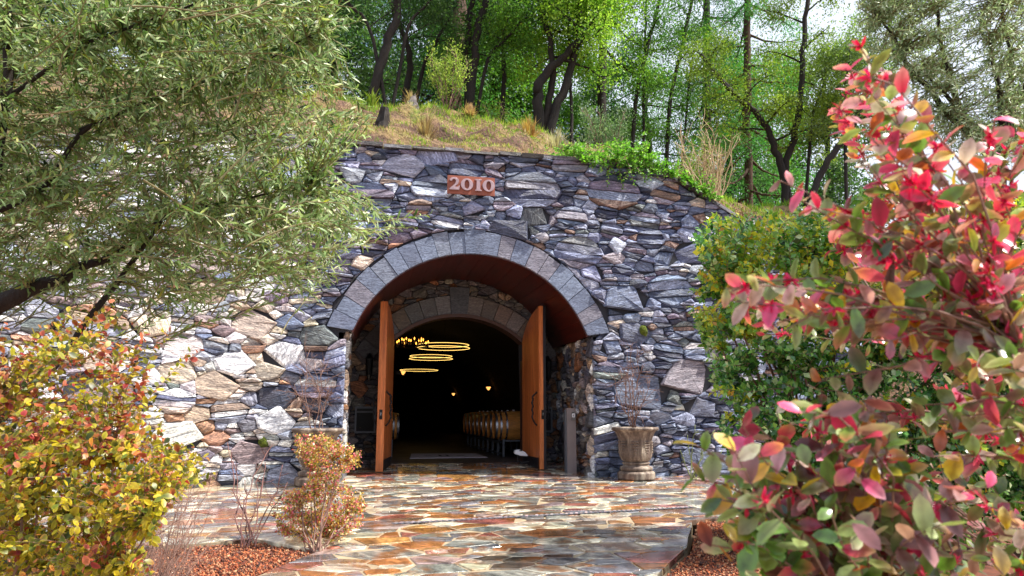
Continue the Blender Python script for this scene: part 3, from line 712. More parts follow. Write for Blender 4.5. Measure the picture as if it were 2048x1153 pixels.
# ring lights
def ring_light(x, y, z, r_, label):
    t = thing('ring_light', label, 'ceiling light', (x, y, z), 'glowing ring lights'); zt = 1.3 + 2.6 * math.sqrt(max(0, 1 - (x / 3.0) ** 2))
    for dz, rr in ((0, r_), (.085, r_ * .97))[:1 if y > 15 else 2]:
        mb = MB(); P = []; n = 48; k = 6
        for i in range(n):
            a = 2 * math.pi * i / n
            for j in range(k):
                b = 2 * math.pi * j / k; P.append((x + (rr + .007 * math.cos(b)) * math.cos(a), y + (rr + .007 * math.cos(b)) * math.sin(a), z + dz + .006 * math.sin(b)))
        mb.add(P, [(i*k+j, ((i+1) % n)*k+j, ((i+1) % n)*k+(j+1) % k, i*k+(j+1) % k) for i in range(n) for j in range(k)]); mb.obj('glowing_ring', 'ring_glow', t, smooth=True)
    for a in (.5, 2.6, 4.7):
        mb = MB(); mb.tube([(x + r_ * math.cos(a), y + r_ * math.sin(a), z), (x, y, zt)], [.004, .004], 4); mb.obj('wire', 'plate', t)
ring_light(.34, 7.9, 2.86, .72, 'largest and nearest glowing ring light hanging in the cave'); ring_light(.36, 11.9, 2.86, .71, 'middle glowing ring light hanging in the cave'); ring_light(.27, 15.9, 2.72, .72, 'farthest thin glowing ring light deep in the cave')
c = at(825, 694, 6.3); ch = thing('chandelier', 'candle chandelier with small amber flames hanging in the cave', 'chandelier', c)
mb = MB(); P = [(c[0] + .40 * math.cos(a), c[1] + .40 * math.sin(a), c[2]) for a in np.linspace(0, 2 * math.pi, 25)]; mb.tube(P, [.014] * 25, 5); mb.obj('hoop', 'plate', ch)
mb = MB(); mb.tube([(c[0], c[1], c[2] + .3), (c[0], c[1], 3.9)], [.01, .01], 5)
for a in np.linspace(0, 2 * math.pi, 5)[:-1]: mb.tube([(c[0], c[1], c[2] + .3), (c[0] + .4 * math.cos(a), c[1] + .4 * math.sin(a), c[2])], [.006] * 2, 4)
mb.obj('hanger', 'plate', ch)
for k in range(16):
    a = 2 * math.pi * k / 16 + .1; q = (c[0] + (.40 if k % 2 else .27) * math.cos(a), c[1] + (.40 if k % 2 else .27) * math.sin(a)); dz = .0 if k % 2 else .06
    mb = MB(); mb.lathe([(.013, c[2] + dz), (.012, c[2] + dz + .09)], 6, (*q, 0)); o = mb.obj('candle', 'candle', ch)
    mb = MB(); mb.lathe([(.003, c[2] + dz + .09), (.014, c[2] + dz + .115), (.011, c[2] + dz + .135), (.001, c[2] + dz + .165)], 6, (*q, 0)); mb.obj('flame', 'flame', ch)
def sconce(px, py, Y, label, sgn=1):
    p = at(px, py, Y); t = thing('wall_sconce', label, 'sconce', p, 'small amber lamps deep in the cave')
    mb = MB(); mb.lathe([(.02, -.07), (.07, .0), (.09, .04), (.08, .05)], 8, tuple(p)); mb.obj('bowl', 'sconce_glow', t)
    mb = MB(); mb.box((p[0] + sgn * .15, p[1], p[2]), (.2, .05, .12)); mb.obj('bracket', 'plate', t)
sconce(977, 777, 14.2, 'amber wall lamp above the barrels'); sconce(907, 789, 25.0, 'smaller farther amber lamp deep in the cave'); sconce(806, 746, 13.5, 'small amber lamp below the rings near the edge-on door', -1)
# entrance mat
t = thing('entrance_mat', 'pale grey door mat with dark printed marks just inside the doorway', 'mat', (.1, 4.9, .12))
mb = MB(); q = [(-.77, 3.87), (.91, 3.9), (.89, 5.5), (-.62, 5.75)]; V = [(x, y, .122) for x, y in q] + [(x, y, .134) for x, y in q]; mb.add(V, [(4,5,6,7),(0,1,5,4),(1,2,6,5),(2,3,7,6),(3,0,4,7)]); mb.obj('pile', 'mat_weave', t)
for bx, by, dx, dy in ((-.05, 4.65, .05, .5), (.12, 4.65, .05, .5), (.035, 4.65, .13, .08), (-.32, 4.65, .16, .10), (.42, 4.65, .18, .10)):
    mb = MB(); V = [(bx + a * dx / 2, by + b * dy / 2, .1375) for a, b in ((-1, -1), (1, -1), (1, 1), (-1, 1))]; mb.add(V, [(0, 1, 2, 3)]); mb.obj('printed_mark', 'mat_print', t)

# ---------------------------------------------------------------- things at the portal
t = thing('reader_post', 'slim grey steel post with card reader in front of the side wall', 'post', (1.86, .62, .03))
mb = MB(); mb.box((1.86, .62, .585), (.165, .13, 1.13)); mb.obj('shaft', 'post_paint', t)
mb = MB(); mb.box((1.86, .62, 1.157), (.175, .14, .012)); mb.obj('cap', 'post_paint', t)
mb = MB(); mb.box((1.765, .63, .585), (.022, .10, 1.09)); mb.obj('side_channel', 'vent_frame', t)
mb = MB(); mb.box((1.895, .549, 1.02), (.075, .016, .135)); rd = mb.obj('reader', 'nickel', t)
mb = MB(); mb.box((1.895, .539, 1.035), (.05, .006, .07)); mb.obj('reader_face', 'white_plastic', rd)
mb = MB(); mb.add([(1.892 + a, .5345, 1.035 + b) for a, b in ((-.014, 0), (.004, .018), (.010, .012), (-.002, 0), (.010, -.012), (.004, -.018))], [(0, 5, 4, 3), (0, 3, 2, 1)]); mb.obj('arrow_mark', 'plate', rd)
t = thing('white_device', 'small white plastic wedge-shaped device on a black foot beside the open door', 'door device', (1.12, 1.35, .09))
p = at(1042, 908, 1.55); mb = MB(); x, y, z = p; L, Wd = .30, .13
pr = [(-.17, .03), (-.15, .085), (-.05, .10), (.08, .045), (.15, -.03), (.145, -.055), (-.02, -.045), (-.16, .0)]
pr = [(a * .8, b * .8) for a, b in pr]; V = [(x + a, y - Wd / 2, z + b) for a, b in pr] + [(x + a * .96, y + Wd / 2, z + b) for a, b in pr]; n = len(pr)
mb.add(V, [tuple(range(n)), tuple(range(n, 2 * n))[::-1]] + [(i, n + i, n + (i + 1) % n, (i + 1) % n) for i in range(n)]); o = mb.obj('shell', 'white_plastic', t); bm_ = o.modifiers.new('b', 'BEVEL'); bm_.width = .012; bm_.segments = 2
mb = MB(); mb.tube([(x - .06, y, z - .04), (x - .07, y, z - .12), (x, y, z - .16), (x + .16, y + .02, z - .15)], [.012] * 4, 6); mb.obj('foot', 'rubber', t)
mb = MB(); mb.box((x - .02, y - Wd / 2 - .003, z + .06), (.05, .006, .02)); mb.obj('slot', 'plate', t)
# year plate
sp = thing('year_plate', 'rust-brown metal plate with raised digits 2010 on the slate wall', 'sign', (-.06, -.12, 4.8))
mb = MB(); mb.box((-.085, -.135, 4.96), (.83, .035, .325)); mb.obj('plate', 'corten', sp)
for s in (-.3, .3): mb = MB(); mb.box((-.085 + s, -.06, 4.96), (.03, .12, .03)); mb.obj('pin', 'plate', sp)
def digit(outer, inner, x, z, nm):
    cu = bpy.data.curves.new(nm, 'CURVE'); cu.dimensions = '2D'; cu.fill_mode = 'BOTH'; cu.extrude = .018; cu.bevel_depth = .002
    for loop in (outer, inner):
        if loop is None: continue
        s_ = cu.splines.new('POLY'); s_.points.add(len(loop) - 1); s_.use_cyclic_u = True
        for i, (a, b) in enumerate(loop): s_.points[i].co = (a, b, 0, 1)
    o = bpy.data.objects.new(nm, cu); COL.objects.link(o); dg = bpy.context.evaluated_depsgraph_get(); me = bpy.data.meshes.new_from_object(o.evaluated_get(dg)); bpy.data.objects.remove(o)
    me.transform(Matrix.Translation((x, -.168, z)) @ Matrix.Rotation(R(90), 4, 'X')); me.materials.clear(); me.materials.append(MAT['digit']); return link(nm, me, sp)
el = lambda a, b, n=32, ox=0: [(ox + a * math.cos(2 * math.pi * k / n), b * math.sin(2 * math.pi * k / n)) for k in range(n)]
zero = (el(.105, .105), el(.045, .082))
two = [(-.085, .055), (-.088, .08), (-.06, .105), (-.02, .115), (.03, .108), (.062, .08), (.07, .045), (.055, .005), (.02, -.03), (-.015, -.055), (.03, -.055), (.062, -.052), (.07, -.035), (.082, -.035), (.078, -.07), (.075, -.105), (-.09, -.105), (-.09, -.088), (-.04, -.045), (0, -.005), (.02, .035), (.018, .065), (-.002, .085), (-.03, .085), (-.045, .072), (-.045, .058), (-.062, .048)]
one = [(-.055, .092), (-.055, .102), (.055, .102), (.055, .092), (.03, .082), (.03, -.082), (.055, -.092), (.055, -.102), (-.055, -.102), (-.055, -.092), (-.03, -.082), (-.03, .082)]
digit(two, None, -.375, 4.965, 'raised_digit'); digit(*zero, -.165, 4.965, 'raised_digit'); digit(one, None, .035, 4.965, 'raised_digit'); digit(*zero, .215, 4.965, 'raised_digit')
# moss pads on stones
def moss(u_, v_, r_, name='moss_pad'):
    rm = np.random.default_rng(int(u_ * 100) % 997 + 3); mb = MB(); V = [wall_pt(u_, v_, .125)]
    for ring in (.5, 1.):
        for k in range(12): a = 2 * math.pi * k / 12; q = r_ * ring * rm.uniform(.75, 1.2); V.append(wall_pt(u_ + q * math.cos(a) * .8, v_ + q * math.sin(a), .115 if ring < 1 else .05))
    mb.add(V, [(0, 1 + k, 1 + (k + 1) % 12) for k in range(12)] + [(1 + k, 13 + k, 13 + (k + 1) % 12, 1 + (k + 1) % 12) for k in range(12)], lin(112, 132, 22)); mb.obj(name, 'moss', wall)
m = NT('moss'); v = m.n('ShaderNodeTexCoord').outputs['Object']; q = m.noise(v, 40, 5, .7); m.set(Base_Color=m.ramp(q, [(.3, lin(46, 56, 14)), (.7, lin(112, 126, 30))]), Roughness=1.); m.bump(q, 1., .03)
moss(3.03, 2.52, .11); moss(-3.3, .62, .09)
# urns
def make_urn():
    t = thing('planter_urn', 'urn', 'urn', (0, 0, 0), 'stone urns flanking the portal')
    mb = MB(); mb.lathe([(.0, 0), (.30, 0), (.31, .02), (.31, .10), (.29, .125), (.25, .135)], 40, cap=False); mb.obj('plinth', 'urn', t, smooth=False)
    mb = MB(); mb.lathe([(.24, .13), (.265, .15), (.272, .175), (.26, .20), (.22, .215), (.205, .235), (.225, .25), (.23, .268), (.20, .28)], 40, cap=False); mb.obj('foot_moulding', 'urn', t, smooth=True)
    mb = MB(); k = 48; V = []; prof = [(.19, .275), (.235, .31), (.262, .37), (.272, .44), (.272, .52), (.268, .60), (.285, .68), (.318, .75), (.345, .785)]
    for i, (r_, z) in enumerate(prof):
        for j in range(k):
            a = 2 * math.pi * j / k; f = 1 + (.022 * abs(math.sin(a * 12)) if 1 <= i <= 3 or i >= 6 else .006 * math.sin(a * 12)); V.append((r_ * f * math.cos(a), r_ * f * math.sin(a), z))
    mb.add(V, [(i*k+j, i*k+(j+1) % k, (i+1)*k+(j+1) % k, (i+1)*k+j) for i in range(len(prof)-1) for j in range(k)]); mb.obj('bowl', 'urn', t, smooth=True)
    mb = MB(); mb.lathe([(.335, .775), (.375, .79), (.392, .805), (.39, .83), (.375, .842), (.34, .842), (.325, .825), (.32, .78)], 48, cap=False); mb.obj('rim', 'urn', t, smooth=True)
    mb = MB(); mb.lathe([(.33, .80), (.001, .815)], 24, cap=False); mb.obj('soil', 'soil', t)
    ru = np.random.default_rng(5)
    for gi in range(8):
        a0 = -math.pi / 2 + (gi - .5) * math.pi / 4; mb = MB()
        for row, cnt in enumerate((4, 4, 3, 2, 1)):
            for q in range(cnt):
                a = a0 + (q - (cnt - 1) / 2) * .115; z = .60 - row * .042; rr = .268; cx, cy = rr * math.cos(a), rr * math.sin(a); s_ = .023
                V = [(cx + s_ * u1, cy + s_ * u2, z + s_ * u3) for u1, u2, u3 in OCT]; mb.add(V, OCF)
        mb.obj('grape_relief', 'urn', t, smooth=True)
    for gi in range(8):
        a0 = gi * math.pi / 4 - math.pi / 2; mb = MB(); V = []
        for zz, w_, o_ in ((.40, .02, .004), (.47, .075, .02), (.54, .06, .024), (.61, .085, .018), (.66, .02, .01)):
            for s in (-1, 0, 1): a = a0 + s * w_; V.append(((.272 + o_ * (1 if s == 0 else .2)) * math.cos(a), (.272 + o_ * (1 if s == 0 else .2)) * math.sin(a), zz))
        mb.add(V, [(i*3+j, i*3+j+1, i*3+j+4, i*3+j+3) for i in range(4) for j in range(2)]); mb.obj('leaf_relief', 'urn', t)
    return t
import bmesh
_b = bmesh.new(); bmesh.ops.create_icosphere(_b, subdivisions=1, radius=1); OCT = [tuple(v.co) for v in _b.verts]; OCF = [tuple(v.index for v in f.verts) for f in _b.faces]; _b.free()
u0 = make_urn(); u0.location = (2.68, -.42, 0); u0['label'] = 'carved stone urn with grape clusters beside the reader post'
u1 = copy_tree(u0, (-2.46, -.44, 0), .4, 'carved stone urn half hidden behind the small pink-tipped shrub')

# ---------------------------------------------------------------- plants: leaf and twig tools
def nrm(a): return a / (np.linalg.norm(a, axis=-1, keepdims=True) + 1e-9)
def leaf_mesh(C, D, N, L, W, detail, curl=.18, fold=.22):
    n = len(C); D = nrm(D); S = nrm(np.cross(D, N)); N = np.cross(S, D); L = L[:, None]; W = W[:, None]
    if detail == 0:
        mid = C + D * L * .5; V = np.stack([C, mid + S * W * .5 + N * W * fold, C + D * L, mid - S * W * .5 + N * W * fold], 1)
        Fa = np.array([(0, 2, 1), (0, 3, 2)])
    else:
        cu_ = curl * np.random.default_rng(n).uniform(-.3, 2.6, (n, 1)); fold = fold * np.random.default_rng(n + 1).uniform(.2, 2.2, (n, 1)); rows = [C - D * L * .12]
        for t_, w_ in ((.14, .62), (.45, 1.), (.78, .74)):
            mid = C + D * L * t_ - N * L * cu_ * t_ * t_; sd = S * W * .5 * w_; up = N * W * .5 * w_ * fold; rows += [mid + sd + up, mid, mid - sd + up]
        rows.append(C + D * L - N * L * cu_); V = np.stack(rows, 1)
        Fa = np.array([(0, 2, 1), (0, 3, 2), (1, 2, 5), (1, 5, 4), (2, 3, 6), (2, 6, 5), (4, 5, 8), (4, 8, 7), (5, 6, 9), (5, 9, 8), (7, 8, 10), (8, 9, 10)])
    return V, Fa
class Leaves:
    def __init__(s): s.d = []
    def add(s, C, D, N, L, W, T): s.d.append((np.asarray(C), np.asarray(D), np.asarray(N), np.asarray(L), np.asarray(W), np.asarray(T)))
    def emit(s, parent, mat, detail=0, parts=0, name='foliage', part='leaf', curl=.18, fold=.22):
        C, D, N, L, W, T = (np.concatenate([q[i] for q in s.d]) for i in range(6))
        V, Fa = leaf_mesh(C, D, N, L, W, detail, curl, fold); k = V.shape[1]; order = np.arange(len(C)); vf = np.ones((k, 3))
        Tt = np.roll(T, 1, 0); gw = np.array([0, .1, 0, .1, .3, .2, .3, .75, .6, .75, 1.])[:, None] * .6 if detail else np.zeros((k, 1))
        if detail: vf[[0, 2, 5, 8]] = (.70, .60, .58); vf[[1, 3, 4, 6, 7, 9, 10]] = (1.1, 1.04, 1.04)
        if parts:
            ctr = V.mean(1); px, py, dist = pix(ctr); A = L * W * np.abs((nrm(np.cross(V[:, k // 2] - V[:, 0], V[:, 1] - V[:, -2])) * nrm(ctr - CAMP)).sum(1))
            sco = np.where((px > 0) & (px < 2048) & (py > 0) & (py < 1153) & (dist > .2), A / dist ** 3, 0); order = np.argsort(-sco)
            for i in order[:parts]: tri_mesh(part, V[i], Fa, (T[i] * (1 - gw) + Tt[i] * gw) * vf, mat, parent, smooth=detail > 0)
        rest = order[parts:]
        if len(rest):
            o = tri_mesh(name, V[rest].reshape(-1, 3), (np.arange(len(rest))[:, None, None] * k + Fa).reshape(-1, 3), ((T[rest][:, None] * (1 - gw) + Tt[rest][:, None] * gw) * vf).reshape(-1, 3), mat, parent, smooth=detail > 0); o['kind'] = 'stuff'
def palette(rng, n, pal, var=.2):
    wts = np.array([p[1] for p in pal], float); c = np.array([p[0] for p in pal])[rng.choice(len(pal), n, p=wts / wts.sum())]; return np.clip(c * rng.uniform(1 - var, 1 + var, (n, 1)), 0, .9)
def curve3(a, b, rng, bend=.15, n=7, sag=0.):
    a, b = np.asarray(a, float), np.asarray(b, float); t_ = np.linspace(0, 1, n)[:, None]; L = np.linalg.norm(b - a); o = rng.normal(size=3) * bend * L
    P = a + (b - a) * t_ + o * (t_ * (1 - t_) * 2) + np.array([0, 0, sag * L]) * (t_ * (1 - t_) * 4); P[1:-1] += rng.normal(size=(n - 2, 3)) * L * .012; return P
def along(P, ts):
    P = np.asarray(P); s = np.concatenate([[0], np.cumsum(np.linalg.norm(np.diff(P, axis=0), axis=1))]); q = np.asarray(ts) * s[-1]
    X = np.column_stack([np.interp(q, s, P[:, k]) for k in range(3)]); i = np.clip(np.searchsorted(s, q) - 1, 0, len(P) - 2); return X, nrm(P[i + 1] - P[i])
def leaf_twig(LV, P, n, t0, L, W, pal, rng, open_=.9, up=.3, jit=.35, var=.2):
    """alternate leaves set along a twig"""
    ts = np.linspace(t0, 1, n); X, T = along(P, ts); a = np.arange(n) * 2.4 + rng.uniform(0, 6.3) + rng.normal(size=n) * .4
    ref = nrm(np.cross(T, np.array([.3, .2, 1.]))); r2 = np.cross(T, ref); side = ref * np.cos(a)[:, None] + r2 * np.sin(a)[:, None]
    D = nrm(T * (1 - open_ * .55) + side * open_ + rng.normal(size=(n, 3)) * jit * .5); N = nrm(np.array([0, 0, 1.]) * .6 + np.array([0, -.35, 0]) + T * up + rng.normal(size=(n, 3)) * jit)
    sz = rng.uniform(.7, 1.15, n) * np.where(ts > .93, .75, 1); LV.add(X, D, N, L * sz, W * sz * rng.uniform(.72, 1.15, n), palette(rng, n, pal, var))
def in_px(poly, n, rng):
    p = np.array(poly, float); out = []
    while len(out) < n:
        Q = np.column_stack([rng.uniform(p[:, 0].min(), p[:, 0].max(), 400), rng.uniform(p[:, 1].min(), p[:, 1].max(), 400)]); out += list(Q[in_poly(Q, poly)])
    return out[:n]

# ---------------------------------------------------------------- hillside behind the wall
RX = [-40, -14, -8, -2.4, -.6, .55, 1.9, 3.1, 5.4, 6.7, 8.4, 15, 40]; RZ = [8.6, 8.4, 8.35, 8.15, 8.1, 8.0, 7.7, 7.4, 6.9, 6.35, 6.2, 5.6, 5.0]
def wall_y(x):
    if x > -2.75: return 0.
    return float(np.interp(-x, -_wx, _wy))
def ntop(x): return wtop(x) if x < 7.5 else max(-.5, wtop(7.5) - .9 * (x - 7.5))
def hill(x, y):
    y0 = wall_y(max(x, -8.2)) + .42; r_ = float(np.interp(x, RX, RZ)); b_ = ntop(x) - .03
    t_ = (y - y0) / (4.0 - y0); n_ = .20 * math.sin(x * 2.1 + y * 1.3) * math.sin(y * 2.7 - x * .7) + .09 * math.sin(x * 5.3 + 1) * math.sin(y * 4.9) + .08 * math.sin(x * 9.3 + y * 3) * math.sin(y * 8.7 + x)
    if t_ <= 0: return b_
    if t_ < 1: return b_ + (r_ - b_) * (t_ ** .85) + n_ * min(1, t_ * 3) * min(1, (1.3 - t_) * 2)
    return r_ - .06 * (y - 4) + n_ * .5
mb = MB(); xs = np.concatenate([np.linspace(-40, -10, 16), np.arange(-9.7, 11, .16), np.linspace(11.3, 45, 18)]); ts = np.concatenate([[-1], np.linspace(0, 1, 30), 1 + np.linspace(.03, 1, 30) ** 2 * 18]); V = []
for x in xs:
    y0 = wall_y(max(x, -8.2)) + .42
    for t_ in ts:
        if t_ < 0: V.append((x, y0, -.8 if x > 7.6 else hill(x, y0) - .02)); continue
        y = y0 + t_ * (4.0 - y0); V.append((x, y, hill(x, y)))
nt_ = len(ts); mb.add(V, [(i*nt_+j, (i+1)*nt_+j, (i+1)*nt_+j+1, i*nt_+j+1) for i in range(len(xs)-1) for j in range(nt_-1)]); kind(mb.obj('hillside', 'hillside', smooth=True), 'structure')
def hp(px, py, Y):
    """a spot on the bank: seen at px, standing at depth Y"""
    p = at(px, py, Y); return np.array([p[0], Y, hill(p[0], Y)])
# grass on the bank
rg = np.random.default_rng(81)
def grass(n, xr, yr, h, pal, name, label, seed, clump=.35):
    rg = np.random.default_rng(seed); nc = max(1, n // 14); cx = rg.uniform(*xr, nc); cy = rg.uniform(*yr, nc); k = rg.integers(0, nc, n); X = cx[k] + rg.normal(size=n) * .06; Y = cy[k] + rg.normal(size=n) * .06
    Y = np.maximum(Y, .55); C = np.column_stack([X, Y, [hill(a, b) - .02 for a, b in zip(X, Y)]]); D = np.column_stack([rg.normal(size=(n, 2)) * clump, np.ones(n)]); N = rg.normal(size=(n, 3)) * [1, 1, .1]
    L = rg.uniform(.5, 1.2, n) * h; LV = Leaves(); LV.add(C, D, N, L, np.full(n, .014), palette(rg, nc, pal, .25)[k]); V, Fa = leaf_mesh(*[LV.d[0][i] for i in range(5)], 0, fold=.0)
    o = tri_mesh(name, V.reshape(-1, 3), (np.arange(n)[:, None, None] * 4 + Fa).reshape(-1, 3), np.repeat(LV.d[0][5], 4, 0), 'grass_blade'); o['kind'] = 'stuff'; tag(o, label, 'grass', None, 'stuff')
GR = [(lin(140, 172, 50), 3), (lin(106, 140, 40), 3), (lin(176, 184, 76), 2)]; DRY = [(lin(188, 166, 126), 3), (lin(150, 124, 94), 3), (lin(204, 190, 152), 2), (lin(112, 88, 68), 2)]
grass(17000, (-5, 9), (3.2, 5.6), .20, GR, 'grass', 'fresh green grass along the crest of the bank', 82); grass(17000, (-5, 8), (.6, 3.8), .10, DRY, 'dry_grass', 'dry straw-coloured grass on the face of the bank', 83, .7); grass(13000, (-5, 8), (.55, 3.6), .09, GR, 'short_grass', 'short green grass growing between the straw on the bank', 84, .5)
def tuft(px, py, Y, h, n, pal, label, spread=.5, nm='grass_tuft', cat='grass tuft'):
    b = hp(px, py, Y); r_ = np.random.default_rng(int(px * 7 + py)); t = thing(nm, label, cat, b, 'grass tufts on the bank'); LV = Leaves()
    a = r_.uniform(0, 6.28, n); tilt = np.abs(r_.normal(size=n)) * spread; D = np.column_stack([np.cos(a) * tilt, np.sin(a) * tilt, np.ones(n)]); C = b + np.column_stack([np.cos(a), np.sin(a), a * 0]) * r_.uniform(0, .06, (n, 1))
    LV.add(C, D, np.column_stack([np.cos(a), np.sin(a), np.full(n, .5)]), h * r_.uniform(.5, 1.2, n), np.full(n, .018), palette(r_, n, pal, .25)); LV.emit(t, 'grass_blade', 1, name='blades', curl=.45, fold=.1)
tuft(852, 262, 1.7, .42, 420, DRY, 'shaggy straw tuft hanging at the middle of the bank', .8); tuft(940, 222, 3.7, .22, 380, [(lin(196, 168, 124), 1)], 'round tan grass clump on the crest of the bank', 1.1); tuft(1058, 262, 2.6, .36, 300, [(lin(196, 156, 96), 3), (lin(176, 160, 100), 2)], 'orange-brown grass tuft near the ivy', 1.0)
tuft(822, 222, 3.1, .32, 320, DRY, 'straw tuft growing round the pale stump', .5); tuft(672, 215, 3.4, .28, 320, [(lin(180, 150, 110), 1)], 'tan grass clump beside the olive foliage', .6); tuft(1115, 268, 2.4, .45, 420, [(lin(190, 186, 168), 2), (lin(168, 160, 120), 1)], 'greyish dry tuft between the orange tuft and the ivy', .8); tuft(745, 192, 3.9, .30, 260, GR, 'yellow-green grass tuft at the foot of the leaning oak', .5)
def stump(px, py, Y, h, r_, label, lean=.1):
    b = hp(px, py, Y); rs = np.random.default_rng(int(px)); mb = MB(); k = 9; V = []
    for i, f in enumerate((-.15, .2, .55, .85, 1.)):
        for j in range(k):
            a = 2 * math.pi * j / k; q = r_ * (1.45 - .85 * f) * rs.uniform(.7, 1.3); V.append((b[0] + lean * f * h + q * math.cos(a), b[1] + q * math.sin(a), b[2] + h * (f + (rs.uniform(-.4, .2) if i == 4 else 0))))
    mb.add(V, [(i*k+j, i*k+(j+1) % k, (i+1)*k+(j+1) % k, (i+1)*k+j) for i in range(4) for j in range(k)] + [tuple(4*k+j for j in range(k))]); tag(mb.obj('tree_stump', 'bark_dark' if 'dark' in label else 'dead_wood'), label, 'stump', 'weathered stumps on the bank')
stump(763, 262, 1.6, .48, .10, 'dark grey broken stump low on the bank'); stump(824, 222, 3.0, .30, .09, 'pale stump high on the bank', .02)
mb = MB(); b = hp(1505, 400, 2.0); mb.add([b + np.array(q) for q in ((-.05, -.03, -.05), (.07, -.03, -.05), (.04, .05, -.05), (-.02, -.02, .26), (-.05, .01, .24))], [(0, 1, 3), (1, 2, 3), (2, 4, 3), (2, 0, 4), (0, 3, 4)], lin(190, 188, 186)); tag(mb.obj('pale_rock', 'slate'), 'pale pointed rock on the bank below the bare twiggy shrub', 'rock')

# ---------------------------------------------------------------- trees on the ridge
def tree(name, label, trunks, pal, seed, base=None, nb=12, bl=(1.0, 2.2), tmin=.35, nl=9000, ls=.085, lw=.5, droop=0., bark='bark_dark', clump=.22, group='trees on the ridge', up=.25, mat='tree_leaf', sub=4, conifer=False, cat='tree'):
    rt = np.random.default_rng(seed); base = trunks[0][0][0] if base is None else base; t = thing(name, label, cat, base, group); mb = MB(); tips = []
    for P, r0, r1 in trunks:
        P = np.asarray(P, float); n = max(8, 4 * len(P)); s = np.linspace(0, 1, len(P)); q = np.linspace(0, 1, n); Q = np.column_stack([np.interp(q, s, P[:, k]) for k in range(3)])
        for _ in range(2): Q[1:-1] = (Q[:-2] + 2 * Q[1:-1] + Q[2:]) / 4
        Q[1:-1] += rt.normal(size=(n - 2, 3)) * r0 * .18; mb.tube(Q, r0 + (r1 - r0) * q, 8)
        Ltot = np.linalg.norm(np.diff(Q, axis=0), axis=1).sum()
        for b in range(nb):
            f = tmin + (1 - tmin) * (b + rt.random()) / nb; X, T = along(Q, [min(f, .995)]); a = b * 2.4 + rt.uniform(-.5, .5)
            if conifer: ln = (bl[0] + (bl[1] - bl[0]) * (1 - (f - tmin) / (1 - tmin))) * rt.uniform(.8, 1.1); d = np.array([math.cos(a), math.sin(a), -.05 - droop])
            else: ln = rt.uniform(*bl) * (1.05 - .4 * f); d = np.array([math.cos(a), math.sin(a), up + rt.uniform(-.35, .5)])
            e = X[0] + nrm(d) * ln; B = curve3(X[0], e, rt, .12, 7, .08 if not conifer else -.05); rb = max(.012, (r0 + (r1 - r0) * f) * .42); mb.tube(B, np.linspace(rb, .007, 7), 5, cap=False)
            for k in range(sub):
                g = rt.uniform(.3, 1.); Y_, T2 = along(B, [g]); d2 = nrm(T2[0] * .7 + rt.normal(size=3) * .75 + np.array([0, 0, .15 - droop])); e2 = Y_[0] + d2 * ln * rt.uniform(.25, .5); B2 = curve3(Y_[0], e2, rt, .12, 5); mb.tube(B2, np.linspace(max(.007, rb * .4), .004, 5), 3, cap=False); tips.append(B2)
            tips.append(B[3:])
    mb.obj('trunk', bark, t, smooth=True)
    per = max(1, int(nl * 2.2) // max(1, len(tips))); LV = Leaves()
    for B in tips:
        if rt.random() < .10: continue
        n = int(per * rt.uniform(.4, 1.7)) + 1; X, T = along(B, rt.uniform(.1, 1., n)); X = X + rt.normal(size=(n, 3)) * clump * np.array([1, 1, .75]); D = nrm(T * .5 + rt.normal(size=(n, 3)) * .7 + np.array([0, 0, -.25 - droop])); N = nrm(rt.normal(size=(n, 3)) * .8 + np.array([0, 0, .8])); sz = rt.uniform(.6, 1.25, n) * ls
        cl = palette(rt, 1, pal, .25)[0]; LV.add(X, D, N, sz, sz * lw, np.clip((palette(rt, n, pal, .2) + cl) / 2, 0, .9))
    LV.emit(t, mat, 0, name='crown', fold=.18); t.children[-1]['kind'] = 'thing'; return t
def tp(pts, Y, ext=None, dy=0.):
    """trunk line through spots at depth Y; ext carries it on above the frame"""
    P = [at(px, py, Y + dy * i) for i, (px, py) in enumerate(pts)]
    P[0] = np.array([P[0][0], P[0][1], min(P[0][2], hill(P[0][0], P[0][1])) - .15])
    if ext:
        d = nrm(P[-1] - P[-2]); P += [P[-1] + d * ext * .5 + np.array([0, 0, ext * .1]), P[-1] + d * ext * .9 + np.array([0, 0, ext * .3])]
    return P
DK = [(lin(76, 110, 62), 3), (lin(52, 80, 54), 3), (lin(112, 142, 82), 2)]
MID = [(lin(94, 138, 56), 3), (lin(122, 164, 62), 2.4), (lin(66, 100, 48), 2)]
BRT = [(lin(146, 184, 60), 3), (lin(110, 156, 52), 3), (lin(180, 208, 84), 2.4), (lin(72, 116, 46), 1.6)]
YEL = [(lin(150, 170, 62), 2), (lin(120, 140, 56), 2), (lin(92, 112, 50), 1.5)]
GRY = [(lin(120, 144, 110), 2), (lin(92, 118, 84), 2), (lin(146, 164, 130), 1)]
FIR = [(lin(84, 150, 70), 3), (lin(60, 118, 60), 3), (lin(112, 172, 80), 1.5)]
tree('oak_tree', 'dark oak with a leaning mossy trunk at the end of the grass crest', [(tp([(742, 200), (757, 140), (782, 75), (797, 0)], 4.6, 4), .13, .07), (tp([(782, 75), (740, 45), (700, 10)], 4.6, 2), .05, .02), (tp([(785, 90), (815, 45), (850, 15)], 4.6, 1.5), .045, .02)], DK, 1, nb=9, bl=(1.0, 2.0), tmin=.42, nl=9000, ls=.075)
tree('crooked_tree', 'slender crooked dark tree in the gap of sky behind the crest', [(tp([(800, 205), (815, 165), (823, 130), (812, 80), (790, 30)], 6.5, 3), .10, .05), (tp([(818, 165), (845, 130), (870, 90)], 6.5, 2), .06, .03)], DK, 2, nb=8, bl=(.8, 1.6), tmin=.55, nl=5000, ls=.075)
